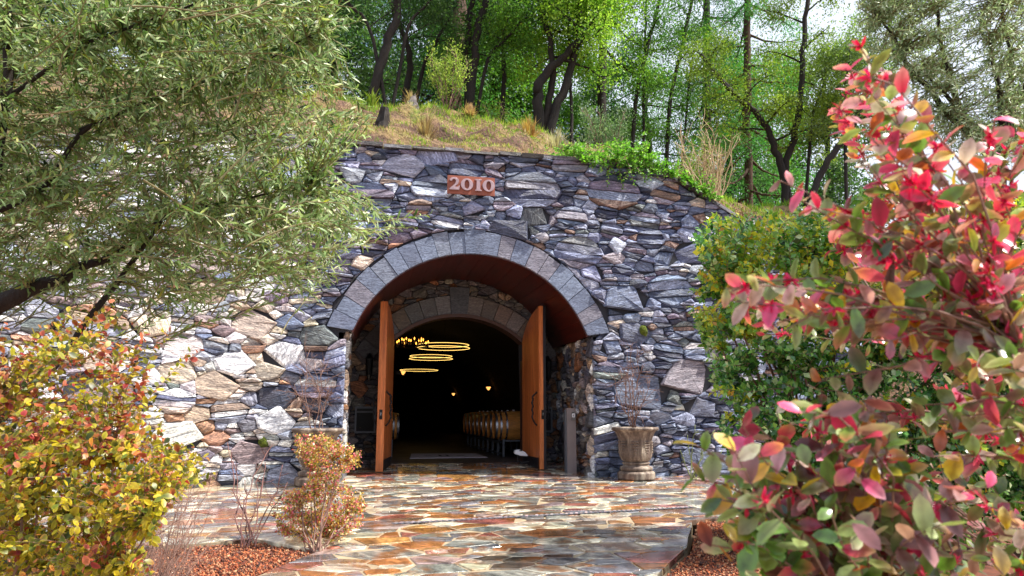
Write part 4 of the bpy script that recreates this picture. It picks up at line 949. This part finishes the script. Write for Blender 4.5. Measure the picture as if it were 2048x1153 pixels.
tree('redwood_tree', 'straight brown redwood trunk rising behind the pale shrub', [(tp([(913, 190), (914, 60), (915, 0)], 10, 7), .30, .2)], DK, 3, nb=26, bl=(1.2, 2.4), tmin=.45, nl=9000, ls=.09, lw=.3, bark='bark_red', conifer=True, droop=.25)
tree('twin_stem_tree', 'tall dark twin-stemmed tree to one side of the tan clump', [(tp([(937, 225), (945, 140), (953, 60), (972, 0)], 5.2, 4), .12, .07), (tp([(937, 225), (930, 120), (938, 50), (945, 0)], 5.4, 4), .09, .06), (tp([(945, 150), (975, 110), (995, 95)], 5.2, 1.2), .05, .025)], MID, 4, nb=10, bl=(.9, 1.9), tmin=.5, nl=10000, ls=.08)
tree('slim_tree', 'slim straight trunk standing between the twin-stemmed tree and the bay', [(tp([(1003, 250), (1008, 120), (1012, 0)], 6.0, 4), .07, .05)], DK, 5, nb=12, bl=(.8, 1.6), tmin=.35, nl=5000, ls=.08)
tree('bay_tree', 'bright green bay tree with thick forked dark trunk behind the crest', [(tp([(1080, 262), (1075, 205), (1078, 170), (1098, 140), (1128, 115)], 4.6, 2.5), .15, .07), (tp([(1088, 262), (1110, 215), (1135, 170), (1150, 110), (1158, 40)], 4.7, 3), .13, .06), (tp([(1082, 245), (1098, 200), (1108, 150), (1100, 80), (1085, 20)], 4.8, 3), .10, .05)], BRT, 6, nb=13, bl=(1.0, 2.1), tmin=.45, nl=21000, ls=.085, clump=.28)
tree('fir_tree', 'straight dark fir trunk behind the bright bay foliage', [(tp([(1203, 285), (1204, 120), (1205, 0)], 6.5, 6), .14, .10)], BRT, 7, nb=24, bl=(.9, 1.9), tmin=.35, nl=9000, ls=.09, lw=.4, conifer=True, droop=.2)
tree('sapling_tree', 'thin dark sapling beside the grey-green shrub', [(tp([(1144, 290), (1143, 220), (1140, 150), (1136, 60)], 4.8, 3), .045, .03)], BRT, 8, nb=8, bl=(.6, 1.3), tmin=.5, nl=3500, ls=.08)
tree('leaning_tree', 'thin leaning tree against white sky, first beyond the grey-green shrub', [(tp([(1252, 315), (1270, 200), (1298, 80), (1320, 0)], 7.0, 4), .07, .04), (tp([(1285, 315), (1286, 200), (1290, 100)], 7.2, 2), .05, .03)], MID, 9, nb=10, bl=(.7, 1.5), tmin=.3, nl=7000, ls=.08, clump=.3)
tree('leaning_tree', 'thin leaning tree against white sky, next to the feathery conifer', [(tp([(1322, 330), (1336, 220), (1360, 110), (1385, 0)], 7.6, 4), .07, .04), (tp([(1340, 230), (1380, 130), (1400, 60)], 7.6, 2), .04, .02)], MID, 10, nb=10, bl=(.7, 1.5), tmin=.3, nl=7000, ls=.08, clump=.3)
tree('conifer_tree', 'feathery fresh green conifer rising behind the bare twiggy shrub', [(tp([(1492, 380), (1494, 200), (1497, 0)], 8.0, 6), .14, .08)], FIR, 11, nb=44, bl=(1.0, 2.3), tmin=.1, nl=20000, ls=.10, lw=.28, conifer=True, droop=.25, sub=5, bark='bark_red')
tree('conifer_tree', 'dense conifer between the thin leaning trees and the feathery one', [(tp([(1412, 370), (1413, 200), (1414, 0)], 11.0, 6), .16, .1)], FIR + DK, 12, nb=36, bl=(1.0, 2.2), tmin=.1, nl=14000, ls=.10, lw=.3, conifer=True, droop=.25, sub=5)
tree('forked_oak', 'oak with dark forked limbs against white sky', [(tp([(1568, 372), (1566, 335), (1548, 300), (1538, 262), (1512, 225), (1480, 200)], 5.0, 1.5), .11, .05), (tp([(1568, 372), (1572, 330), (1590, 265), (1603, 190), (1605, 110), (1612, 40)], 5.1, 3), .11, .05), (tp([(1592, 262), (1625, 225), (1640, 190)], 5.1, 1), .05, .02)], YEL, 13, nb=12, bl=(.8, 1.8), tmin=.42, nl=13000, ls=.075)
tree('bent_tree', 'dark bent trunk slanting up between the forked oak and the grey-green olive', [(tp([(1610, 400), (1640, 350), (1672, 300), (1700, 262), (1730, 200)], 4.0, 2.5), .10, .05), (tp([(1680, 290), (1690, 240), (1692, 190)], 4.0, 1.2), .05, .03)], YEL + GRY, 14, nb=11, bl=(.8, 1.7), tmin=.45, nl=8000, ls=.075)
def bush(name, label, px, py, Y, h, spread, pal, nl, ls, lw, seed, nst=9, bark='twig', clump=.12, group='shrubs on the bank', mat='tree_leaf', leafy=True):
    b = hp(px, py, Y); rt = np.random.default_rng(seed); t = thing(name, label, 'shrub', b, group); mb = MB(); tips = []
    for k in range(nst):
        a = rt.uniform(0, 6.28); q = spread * math.sqrt(rt.uniform(.05, 1)); e = b + np.array([q * math.cos(a), q * math.sin(a) * .7, h * rt.uniform(.55, 1.05)]); B = curve3(b + np.array([q * math.cos(a), q * math.sin(a), 0]) * .15 - np.array([0, 0, .05]), e, rt, .12, 8, .05); mb.tube(B, np.linspace(.016, .005, 8), 4, cap=False)
        for j in range(6):
            X, T = along(B, [rt.uniform(.25, .98)]); e2 = X[0] + nrm(T[0] + rt.normal(size=3) * .6 + [0, 0, .2]) * h * rt.uniform(.12, .32); B2 = curve3(X[0], e2, rt, .1, 4); mb.tube(B2, np.linspace(.007, .003, 4), 3, cap=False); tips.append(B2)
    mb.obj('stems', bark, t, smooth=True)
    if nl:
        LV = Leaves(); per = max(1, nl // len(tips))
        for B in tips:
            n = int(per * rt.uniform(.5, 1.5)) + 1; X, T = along(B, rt.uniform(0, 1, n)); LV.add(X + rt.normal(size=(n, 3)) * clump, nrm(T + rt.normal(size=(n, 3)) * .6), nrm(rt.normal(size=(n, 3)) * .8 + [0, -.2, .7]), ls * rt.uniform(.6, 1.2, n), ls * lw * rt.uniform(.7, 1.1, n), palette(rt, n, pal, .22))
        LV.emit(t, mat, 0, name='foliage')
    return t
bush('pale_shrub', 'pale yellow-green airy shrub on the crest of the bank', 895, 218, 4.0, 1.5, .62, [(lin(164, 184, 84), 2), (lin(134, 160, 74), 2), (lin(190, 200, 110), 1)], 2600, .07, .4, 21, clump=.07)
bush('pale_shrub', 'short pale green shrub against the dark stems right of the tan clump', 985, 232, 4.3, .7, .4, YEL, 700, .06, .4, 29, 5)
bush('grey_shrub', 'grey-green fine-leaved shrub behind the ivy', 1205, 292, 3.6, 1.25, .85, GRY, 3800, .075, .3, 22, 12, clump=.1)
bush('bare_shrub', 'tall bare twiggy shrub above the sloping wall end', 1425, 398, 1.6, 1.85, .75, YEL, 420, .045, .5, 23, 30, 'twig_pale', .03)
bush('brown_shrub', 'low dead brown shrub beside the bare twiggy shrub', 1488, 378, 2.4, .5, .5, [(lin(120, 80, 66), 1), (lin(96, 66, 58), 1)], 900, .05, .4, 24, 12, 'twig')
bush('silver_shrub', 'small silvery dry shrub at the edge of the ivy', 1165, 288, 2.2, .38, .28, [(lin(186, 180, 172), 1), (lin(150, 146, 130), 1)], 700, .04, .4, 25, 8, 'twig_pale')
bush('green_shrub', 'light green shrub behind the bare twiggy shrub', 1378, 345, 3.0, 1.15, .6, YEL, 1800, .06, .4, 26, 9)
bush('silver_shrub', 'low grey-green shrub under the bent trunk', 1640, 400, 3.0, .8, .9, GRY, 2600, .07, .35, 27, 9)
# ivy spilling over the coping
ri2 = np.random.default_rng(91); iv = thing('ivy', 'bright green ivy spilling over the wall coping', 'ivy', (2.6, .3, 5.6)); LV = Leaves(); mb = MB()
for k in range(330):
    x = ri2.uniform(1.6, 4.5); cnt = math.exp(-((x - 2.75) / .8) ** 2); y = ri2.uniform(-.1, 1.0); z = max(wtop(x) + .05, hill(x, max(y, .5))) + ri2.uniform(0, .42) * cnt; p = np.array([x, y, z]); hang = ri2.random() < .36
    e = p + (np.array([ri2.uniform(-.12, .25), -.2 - y * .3, -ri2.uniform(.1, .65) * cnt - .05]) if hang else np.array([ri2.uniform(-.3, .3), ri2.uniform(-.3, .1), ri2.uniform(-.05, .25)]))
    if hang: e[1] = min(e[1], -.14); p[1] = -.12; p[2] = wtop(x) + .06
    P = curve3(p, e, ri2, .15, 5); mb.tube(P, np.linspace(.006, .003, 5), 3, cap=False); leaf_twig(LV, P, 15, .05, .07, .056, [(lin(120, 168, 56), 3), (lin(88, 138, 48), 3), (lin(152, 192, 84), 1.5)], ri2)
mb.obj('vines', 'twig', iv); LV.emit(iv, 'tree_leaf', 0, name='foliage')
# woods behind: copies of three grown trees
def wood_tree(kind_, pal, seed):
    P = [(0, 0, -.3), (.1, 0, 3), (-.1, .1, 6), (.1, 0, 9.5)]
    return tree('woodland_tree', 'x', [(P, .2, .05)], pal, seed, nb=22 if not kind_ else 44, bl=(1.2, 2.8), tmin=.12, nl=13000, ls=.13, lw=.5 if not kind_ else .3, clump=.35, conifer=bool(kind_), droop=.2 if kind_ else 0, group='woods behind the ridge')
protos = [wood_tree(0, DK, 31), wood_tree(1, DK + FIR, 32), wood_tree(0, MID, 33)]
WT = [(-7.5, 8.5, 0, 1.0), (-5.2, 11, 2, 1.1), (-3.2, 9.5, 0, 1.0), (-3.4, 15, 1, 1.4), (.6, 11.5, 1, 1.2), (2.6, 12.5, 2, 1.1), (1.6, 17, 0, 1.5), (4.4, 13, 2, 1.1), (7.4, 15.5, 0, .95), (9.9, 16, 1, 1.25), (12.3, 13.5, 1, 1.1), (14.5, 15, 2, 1.15), (18, 15, 0, 1.2), (-10, 10, 2, 1.2), (-13, 9, 0, 1.2)]
used = set()
for i, (x, y, kd, s_) in enumerate(WT):
    lb = ['dark broadleaf tree in the shaded woods behind the ridge', 'drooping dark conifer in the woods behind the ridge', 'mid-green broadleaf tree in the woods behind the ridge'][kd]; z = hill(x, y) - .1
    o = protos[kd] if kd not in used else copy_tree(protos[kd], (0, 0, 0), 0, lb); used.add(kd); o.location = (x, y, z); o.rotation_euler = (0, 0, i * 1.7); o.scale = (s_,) * 3; o['label'] = lb; o['group'] = 'woods behind the ridge: ' + lb.split(' tree')[0].split(' in ')[0]

# ---------------------------------------------------------------- foreground plants
def stems_to(mb, base, tips, rng, r0=.012, nodes=5, group=14, bend=.12):
    """main stems from the base, each tip joined to the nearest lower node; returns the twig of every tip"""
    tips = np.asarray(tips); nd = [np.asarray(base, float)]; rad = [r0]
    mains = tips[rng.choice(len(tips), min(group, len(tips)), replace=False)]
    for e in mains:
        P = curve3(base + rng.normal(size=3) * [.04, .04, 0], base + (e - base) * .86, rng, bend, 9, .06); mb.tube(P, np.linspace(r0, r0 * .35, 9), 6, cap=False)
        for k in range(3, 9): nd.append(P[k]); rad.append(r0 * (1 - .65 * k / 8))
    nd = np.array(nd); out = []
    for e in tips:
        d = nd - e; cost = np.linalg.norm(d, axis=1) + np.maximum(0, d[:, 2]) * 2.; i = int(np.argmin(cost)); P = curve3(nd[i], e, rng, .12, 7, .05); out.append(P); rr = min(rad[i] * .5, r0 * .3); mb.tube(P, np.linspace(rr, rr * .4, 7), 4, cap=False)
    return out
# pink-flowered shrub close to the lens
rr = np.random.default_rng(101); RED = [(lin(226, 80, 130), 1.2), (lin(190, 34, 84), 1.0), (lin(142, 100, 104), 2.4), (lin(146, 168, 104), 4), (lin(104, 148, 62), 4), (lin(176, 136, 136), 1.6), (lin(222, 220, 200), 1.2), (lin(214, 180, 50), .9), (lin(196, 102, 46), .7), (lin(98, 54, 62), 1.6), (lin(60, 96, 50), 1.4)]
REDT = [(lin(236, 84, 146), 3.2), (lin(216, 30, 92), 2.2), (lin(242, 176, 196), 1.5), (lin(222, 184, 40), 1.8), (lin(150, 76, 92), 1.6), (lin(142, 160, 90), 3.2), (lin(210, 116, 40), 1.2), (lin(240, 222, 216), 1.8)]
sh = thing('pink_shrub', 'large close shrub with pink flowers and mixed red, yellow and green leaves', 'shrub', (.35, -11.35, -.3)); mb = MB(); LV = Leaves(); FL = Leaves()
polyR = [(1705, 95), (1765, 110), (1790, 200), (1850, 330), (1900, 420), (1935, 300), (1990, 230), (2090, 220), (2150, 500), (2150, 1230), (1450, 1230), (1395, 1060), (1370, 900), (1440, 840), (1500, 790), (1620, 800), (1700, 720), (1640, 690), (1560, 720), (1470, 690), (1430, 610), (1500, 540), (1585, 500), (1590, 420), (1550, 360), (1600, 350), (1680, 430), (1720, 330), (1660, 250), (1650, 160)]
polyA = [(1840, 430), (1900, 420), (1935, 300), (1990, 235), (2090, 220), (2150, 500), (2150, 1230), (1480, 1230), (1430, 1060), (1400, 930), (1470, 880), (1620, 850), (1740, 760), (1760, 600), (1790, 520)]
polyB = [(1705, 95), (1765, 110), (1790, 200), (1840, 330), (1900, 420), (1840, 560), (1740, 480), (1720, 330), (1665, 250), (1655, 160)]
polyC = [(1555, 360), (1610, 350), (1690, 430), (1780, 520), (1760, 600), (1680, 540), (1600, 450)]
polyD = [(1435, 590), (1510, 530), (1620, 560), (1760, 600), (1740, 700), (1600, 650), (1520, 700), (1460, 660)]
polyE = [(1480, 800), (1560, 790), (1740, 760), (1740, 850), (1560, 870)]
tips = []
for pg, n_ in ((polyA, 205), (polyB, 34), (polyC, 14), (polyD, 16), (polyE, 10)):
    tips += [atd(px, py, rr.uniform(.76, 1.2) if rr.random() < .75 else rr.uniform(1.2, 1.7)) for px, py in in_px(pg, n_, rr)]
low = len(tips); tips += [atd(px, py, rr.uniform(.66, .95)) for px, py in in_px([(1400, 930), (1480, 850), (1700, 800), (2100, 760), (2100, 1230), (1480, 1230)], 75, rr)]
tips += [atd(px, py, d) for px, py, d in ((1722, 95, .85), (1700, 140, .84), (1735, 180, .85), (1560, 362, .86), (1600, 400, .88), (1445, 600, .85), (1480, 560, .9), (1390, 890, .8), (1385, 960, .8), (1990, 240, .8), (1500, 840, .82), (1640, 760, .84), (1680, 220, .86), (1440, 1000, .78), (1420, 1090, .78))]
base = np.array([.25, -11.15, -.26])
for P in stems_to(mb, base, tips, rr, .011, group=22):
    L = np.linalg.norm(np.diff(P, axis=0), axis=1).sum(); k = int(np.clip(L * .9 / .016, 7, 13)); t0 = max(.05, 1 - .17 / L); top = P[-1][2] > 1.15
    leaf_twig(LV, P, k, t0, .0315, .0205, REDT if rr.random() < (.66 if top else .07) else RED, rr, .95, .3, .55, .22)
    for q in range(rr.integers(1, 4) if top else rr.integers(0, 2)):
        X, T = along(P, [rr.uniform(max(t0, .5), 1)]); n = 12; D = nrm(rr.normal(size=(n, 3)) + T[0] * .6); FL.add(np.repeat(X, n, 0), D, rr.normal(size=(n, 3)), rr.uniform(.007, .016, n), np.full(n, .0036), palette(rr, n, [(lin(230, 30, 110), 3), (lin(210, 20, 80), 2), (lin(244, 96, 150), 1.4)], .15))
mb.obj('stems', 'twig', sh, smooth=True); LV.emit(sh, 'shrub_leaf', 1, 300, curl=.14, fold=.16); FL.emit(sh, 'leaf', 1, 0, name='blossoms')
# yellow shrub on the other side
ry = np.random.default_rng(111); YL = [(lin(196, 180, 36), 4), (lin(150, 154, 40), 3), (lin(214, 200, 76), 2), (lin(96, 116, 40), 2.6), (lin(200, 126, 66), 1.1), (lin(62, 80, 34), 1.4)]; YT = [(lin(176, 78, 62), 2), (lin(206, 128, 92), 2), (lin(150, 46, 56), 1.4), (lin(170, 168, 48), 2), (lin(120, 132, 50), 1.6)]
ysh = thing('yellow_shrub', 'bushy shrub with yellow-green leaves and reddish tips below the olive', 'shrub', (-3.3, -9.6, -.25)); mb = MB(); LV = Leaves(); FL = Leaves()
polyL = [(-60, 650), (40, 650), (90, 640), (170, 610), (240, 590), (300, 640), (330, 660), (300, 700), (320, 770), (290, 830), (330, 850), (420, 920), (410, 960), (330, 960), (330, 1040), (280, 1080), (300, 1200), (-60, 1200)]
tips = [atd(px, py, ry.uniform(2.2, 3.3)) for px, py in in_px(polyL, 1350, ry) if py > 800 or ry.random() < .34] + [atd(px, py, ry.uniform(2.0, 2.7)) for px, py in in_px([(-60, 860), (250, 880), (330, 960), (300, 1200), (-60, 1200)], 330, ry)] + [atd(px, py, 2.6) for px, py in ((400, 700), (380, 705), (340, 665), (430, 950), (415, 915), (395, 945))]
for P in stems_to(mb, np.array([-3.1, -9.4, -.26]), tips, ry, .008, group=22):
    L = np.linalg.norm(np.diff(P, axis=0), axis=1).sum(); k = int(np.clip(L / .016, 10, 19)); hi = P[-1][2] > .95
    leaf_twig(LV, P, k, max(.05, 1 - .27 / L), .027, .019, YT if ry.random() < (.55 if hi else .16) else YL, ry, .95, .3, .55, .22)
mb.obj('stems', 'twig', ysh, smooth=True); LV.emit(ysh, 'leaf', 1, 300, curl=.14, fold=.16)
# olive tree
ro = np.random.default_rng(121); OL = [(lin(92, 130, 70), 5), (lin(126, 160, 86), 4), (lin(178, 200, 124), 2.6), (lin(38, 66, 42), 4), (lin(226, 234, 198), 1.5), (lin(176, 178, 60), .6)]  # palest tints paint highlights into the leaf colour, dark ones add shaded depth
ol = thing('olive_tree', 'grey-green olive tree reaching in over the pale end of the wall', 'tree', (-4.9, -8.2, -.2)); mb = MB(); LV = Leaves()
polyO = [(-80, -120), (700, -120), (715, 20), (690, 90), (700, 150), (735, 200), (745, 260), (700, 290), (660, 330), (690, 380), (760, 410), (830, 430), (800, 470), (720, 500), (680, 560), (600, 590), (520, 560), (430, 610), (340, 640), (250, 600), (200, 640), (100, 590), (40, 640), (-80, 640)]
tips = [atd(px, py, ro.uniform(3.1, 4.6)) for px, py in in_px(polyO, 1900, ro) if not (py > 480 and px < 330 and ro.random() < .55)] + [atd(px, py, ro.uniform(4.5, 5.6)) for px, py in in_px([(-80, -120), (560, -120), (600, 150), (560, 330), (480, 480), (300, 560), (-80, 600)], 520, ro)] + [atd(px, py, 3.6) for px, py in ((725, 40), (700, 100), (740, 235), (735, 270), (860, 430), (830, 455), (760, 430), (640, 600), (560, 600), (470, 620), (240, 660))]
trunkb = np.array([-5.0, -8.0, -.3]); limbs = [[trunkb, atd(-120, 690, 4.1), atd(0, 600, 3.62), atd(120, 560, 3.62), atd(230, 510, 3.62)], [atd(-120, 690, 4.1), atd(-30, 420, 3.62), atd(5, 250, 3.62), atd(15, 60, 3.62), atd(20, -120, 3.62)], [trunkb + [.25, .05, 0], atd(120, 730, 3.62), atd(190, 620, 3.62), atd(270, 520, 3.62), atd(330, 430, 3.62)], [atd(0, 420, 3.62), atd(90, 380, 3.62), atd(160, 260, 3.62), atd(340, 185, 3.62)], [atd(230, 510, 3.62), atd(330, 430, 3.62), atd(480, 400, 3.62), atd(620, 370, 3.62)], [atd(10, 200, 3.62), atd(160, 90, 3.62), atd(330, 30, 3.62), atd(520, -40, 3.62)], [atd(160, 260, 3.62), atd(340, 185, 3.62), atd(520, 130, 3.62), atd(640, 60, 3.62)]]
rds = [(.085, .014), (.040, .015), (.024, .009), (.018, .007), (.011, .004), (.012, .004), (.009, .004)]; nodes = []
for Lm, (ra, rb) in zip(limbs, rds):
    P = np.array(Lm); q = np.linspace(0, 1, 15); s = np.linspace(0, 1, len(P)); Q = np.column_stack([np.interp(q, s, P[:, k]) for k in range(3)]); Q[1:-1] = (Q[:-2] + Q[1:-1] * 2 + Q[2:]) / 4; Q[1:-1] += ro.normal(size=(13, 3)) * ra * .15; mb.tube(Q, np.linspace(ra, rb, 15), 7); nodes += list(Q[4:])
mb.obj('trunk', 'bark_dark', ol, smooth=True); mb = MB(); nodes = np.array(nodes)
for e in tips:
    d = nodes - e; i = int(np.argmin(np.linalg.norm(d + [0, 0, 0], axis=1) + .5 * np.abs(ro.normal()) * 0 + (d[:, 0] > .1) * .4)); st = nodes[i]; Ln = np.linalg.norm(e - st)
    if Ln > .5: st = e - nrm((e - st) / Ln * .55 + np.array([.7, .1, .34]) + ro.normal(size=3) * .28) * ro.uniform(.45, .7)
    P = curve3(st, e, ro, .10, 7, .04); mb.tube(P, np.linspace(.0042, .0014, 7), 4, cap=False); L = np.linalg.norm(P[-1] - P[0]); n = int(np.clip(L / .017, 14, 32)); leaf_twig(LV, P, n, max(.0, 1 - .5 / L), .056, .0115, OL, ro, .58, .3, .35, .22)
mb.obj('twigs', 'olive_twig', ol); LV.emit(ol, 'olive_leaf', 1, 300, curl=.10, fold=.12)
# second olive high on the other side
o2 = thing('olive_tree', 'silvery olive tree rising behind the pink-flowered shrub', 'tree', (4.2, -6.2, -.2)); mb = MB(); LV = Leaves(); ro = np.random.default_rng(131)
polyP = [(1690, -120), (1720, 60), (1760, 180), (1830, 270), (1900, 330), (2120, 360), (2120, -120)]
tips = [atd(px, py, ro.uniform(6.0, 8.2)) for px, py in in_px(polyP, 1300, ro)]; tb = np.array([4.2, -6.2, -.3]); crown = atd(2000, 330, 7.0)
mb.tube(curve3(tb, crown, ro, .05, 9), np.linspace(.10, .06, 9), 8); P0 = []
for q in ((1760, 40), (1850, 150), (1960, 60), (2060, 140), (2000, -60), (1880, -60)): B = curve3(crown, atd(*q, 7.0), ro, .12, 9); mb.tube(B, np.linspace(.045, .01, 9), 5); P0 += list(B[3:])
mb.obj('trunk', 'bark_dark', o2, smooth=True); mb = MB(); P0 = np.array(P0); OG = [(lin(160, 172, 146), 3), (lin(120, 138, 108), 3), (lin(196, 204, 184), 2), (lin(88, 108, 80), 2)]
for e in tips:
    st = P0[int(np.argmin(np.linalg.norm(P0 - e, axis=1)))]; P = curve3(st, e, ro, .12, 6, .03); mb.tube(P, np.linspace(.007, .002, 6), 3, cap=False); L = np.linalg.norm(e - st); leaf_twig(LV, P, int(np.clip(L / .022, 12, 30)), max(0, 1 - .6 / max(L, .1)), .066, .014, OG, ro, .75, .3, .5)
mb.obj('twigs', 'olive_twig', o2); LV.emit(o2, 'olive_leaf', 0, 0, name='foliage')
# green hedge-like shrub in front of the wall end
rh = np.random.default_rng(141); hs = thing('green_hedge_shrub', 'broad green shrub with yellow tips in front of the sloping wall end', 'shrub', (2.9, -5.2, -.15)); mb = MB(); LV = Leaves(); HG = [(lin(96, 152, 66), 4), (lin(66, 120, 58), 4), (lin(132, 178, 84), 3), (lin(186, 204, 150), 1.6), (lin(40, 76, 40), 1.6)]; HY = [(lin(214, 208, 60), 2.4), (lin(172, 194, 76), 2), (lin(214, 160, 64), .35), (lin(130, 172, 72), 3)]
polyH = [(1385, 470), (1430, 425), (1560, 420), (1700, 400), (1760, 360), (2150, 380), (2150, 1150), (1500, 1080), (1470, 960), (1440, 860), (1420, 760), (1390, 680), (1375, 600), (1400, 540)]
tips = []
for px, py in in_px(polyH, 2700, rh):
    d = rh.uniform(6.2, 7.6) if py < 800 else rh.uniform(6.0, 7.0); p = atd(px, py, d)
    if p[2] > -.05: tips.append(p)
for P in stems_to(mb, np.array([2.95, -5.0, -.15]), tips, rh, .022, group=40):
    L = np.linalg.norm(np.diff(P, axis=0), axis=1).sum(); hi = rh.random() < (.65 if P[-1][2] > 1.75 else .12); leaf_twig(LV, P, int(np.clip(L / .014, 16, 32)), max(.03, 1 - .45 / L), .072, .05, HY if hi else HG, rh, .95, .3, .5)
mb.obj('stems', 'twig', hs, smooth=True); LV.emit(hs, 'shrub_leaf', 0, 0, name='foliage')
# small shrub at the edge of the paving
rs = np.random.default_rng(151); ss = thing('small_shrub', 'small shrub with yellow and pink leaves at the corner of the paving', 'shrub', (-2.12, -5.30, -.16)); mb = MB(); LV = Leaves(); SP = [(lin(216, 180, 90), 3), (lin(190, 146, 62), 2), (lin(232, 120, 140), 2.6), (lin(140, 140, 56), 2.4), (lin(180, 80, 70), 2), (lin(236, 210, 170), 1.4), (lin(90, 92, 40), 1.4)]
polyS = [(590, 870), (640, 862), (690, 880), (725, 905), (725, 930), (690, 950), (690, 968), (735, 990), (730, 1045), (695, 1070), (660, 1090), (600, 1095), (555, 1070), (540, 1010), (575, 980), (620, 970), (610, 930), (580, 900)]
tips = [atd(px, py, rs.uniform(6.55, 7.25)) for px, py in in_px(polyS, 700, rs)]
for P in stems_to(mb, np.array([-2.13, -5.32, -.17]), tips, rs, .008, group=16): L = np.linalg.norm(np.diff(P, axis=0), axis=1).sum(); leaf_twig(LV, P, int(np.clip(L / .011, 10, 20)), max(.05, 1 - .22 / L), .030, .021, SP, rs, .95, .3, .55)
mb.obj('stems', 'twig', ss, smooth=True); LV.emit(ss, 'leaf', 0, 0, name='foliage')
# bare stems
def bare(name, label, base, specs, mat, r0, seed, side=4, sl=.1, tipm=None, fine=False, grp=None):
    rb = np.random.default_rng(seed); t = thing(name, label, 'plant', base, grp); base = np.asarray(base, float)
    for px, py, d in specs:
        e = atd(px, py, d); P = curve3(base + rb.normal(size=3) * [.05, .05, 0] - [0, 0, .03], e, rb, .07, 10); mb = MB(); mb.tube(P, np.linspace(r0, r0 * .45, 10), 6)
        for k in range(side):
            X, T = along(P, [rb.uniform(.3, .95)]); e2 = X[0] + nrm(T[0] * .6 + rb.normal(size=3) * .7) * sl * rb.uniform(.5, 1.2); B = curve3(X[0], e2, rb, .1, 4); mb.tube(B, np.linspace(r0 * .5, r0 * .25, 4), 4)
            if fine:
                for _ in range(3): X2, T2 = along(B, [rb.uniform(.3, 1)]); mb.tube(curve3(X2[0], X2[0] + nrm(T2[0] + rb.normal(size=3) * .8) * sl * .5, rb, .1, 3), [r0 * .25, r0 * .2, r0 * .15], 3, cap=False)
        mb.obj('stem', mat, t, smooth=True)
    return t
bare('bare_rose', 'bare reddish pruned stems standing in the gravel beside the small shrub', (-2.78, -4.95, -.17), [(455, 885, 7.1), (462, 905, 7.2), (490, 960, 7.2), (530, 925, 7.3), (565, 930, 7.2), (520, 950, 7.4), (575, 965, 7.2), (545, 890, 7.35)], 'rose_bark', .008, 161, 7, .10)
bare('bare_vine', 'leafless climbing twigs tied to a stake in the urn by the reader post', (2.68, -.42, .80), [(px, py, 12.05) for px, py in ((1258, 720), (1262, 690), (1240, 740), (1285, 730), (1275, 700), (1225, 750), (1300, 760), (1255, 740))], 'twig', .009, 162, 9, .28, fine=True, grp='leafless vines in the urns')
bare('bare_vine', 'leafless climbing twigs in the urn half hidden by the small shrub', (-2.46, -.44, .80), [(px, py, 11.4) for px, py in ((615, 740), (630, 725), (600, 755), (645, 740), (590, 780), (660, 770), (620, 700))], 'twig', .009, 163, 10, .3, fine=True, grp='leafless vines in the urns')
bare('dry_shrub', 'dense dry brown twigs under the yellow shrub beside the gravel', (-3.05, -7.2, -.2), [(int(x), int(y), d) for x, y, d in zip(np.random.default_rng(3).uniform(225, 440, 70), np.random.default_rng(4).uniform(900, 1080, 70), np.random.default_rng(5).uniform(4.6, 5.6, 70))], 'twig', .0035, 164, 5, .18, fine=True)
bare('rose_canes', 'thin green-brown rose canes at the foot of the wall beside the urn', (3.6, -.6, -.02), [(px, py, 12.3) for px, py in ((1375, 870), (1390, 850), (1410, 880), (1430, 860), (1360, 900), (1445, 900))], 'cane', .010, 165, 4, .12)
for o in [q for q in bpy.data.objects if q.parent is None and q.get('label') == 'x']: print('unplaced', o.name)
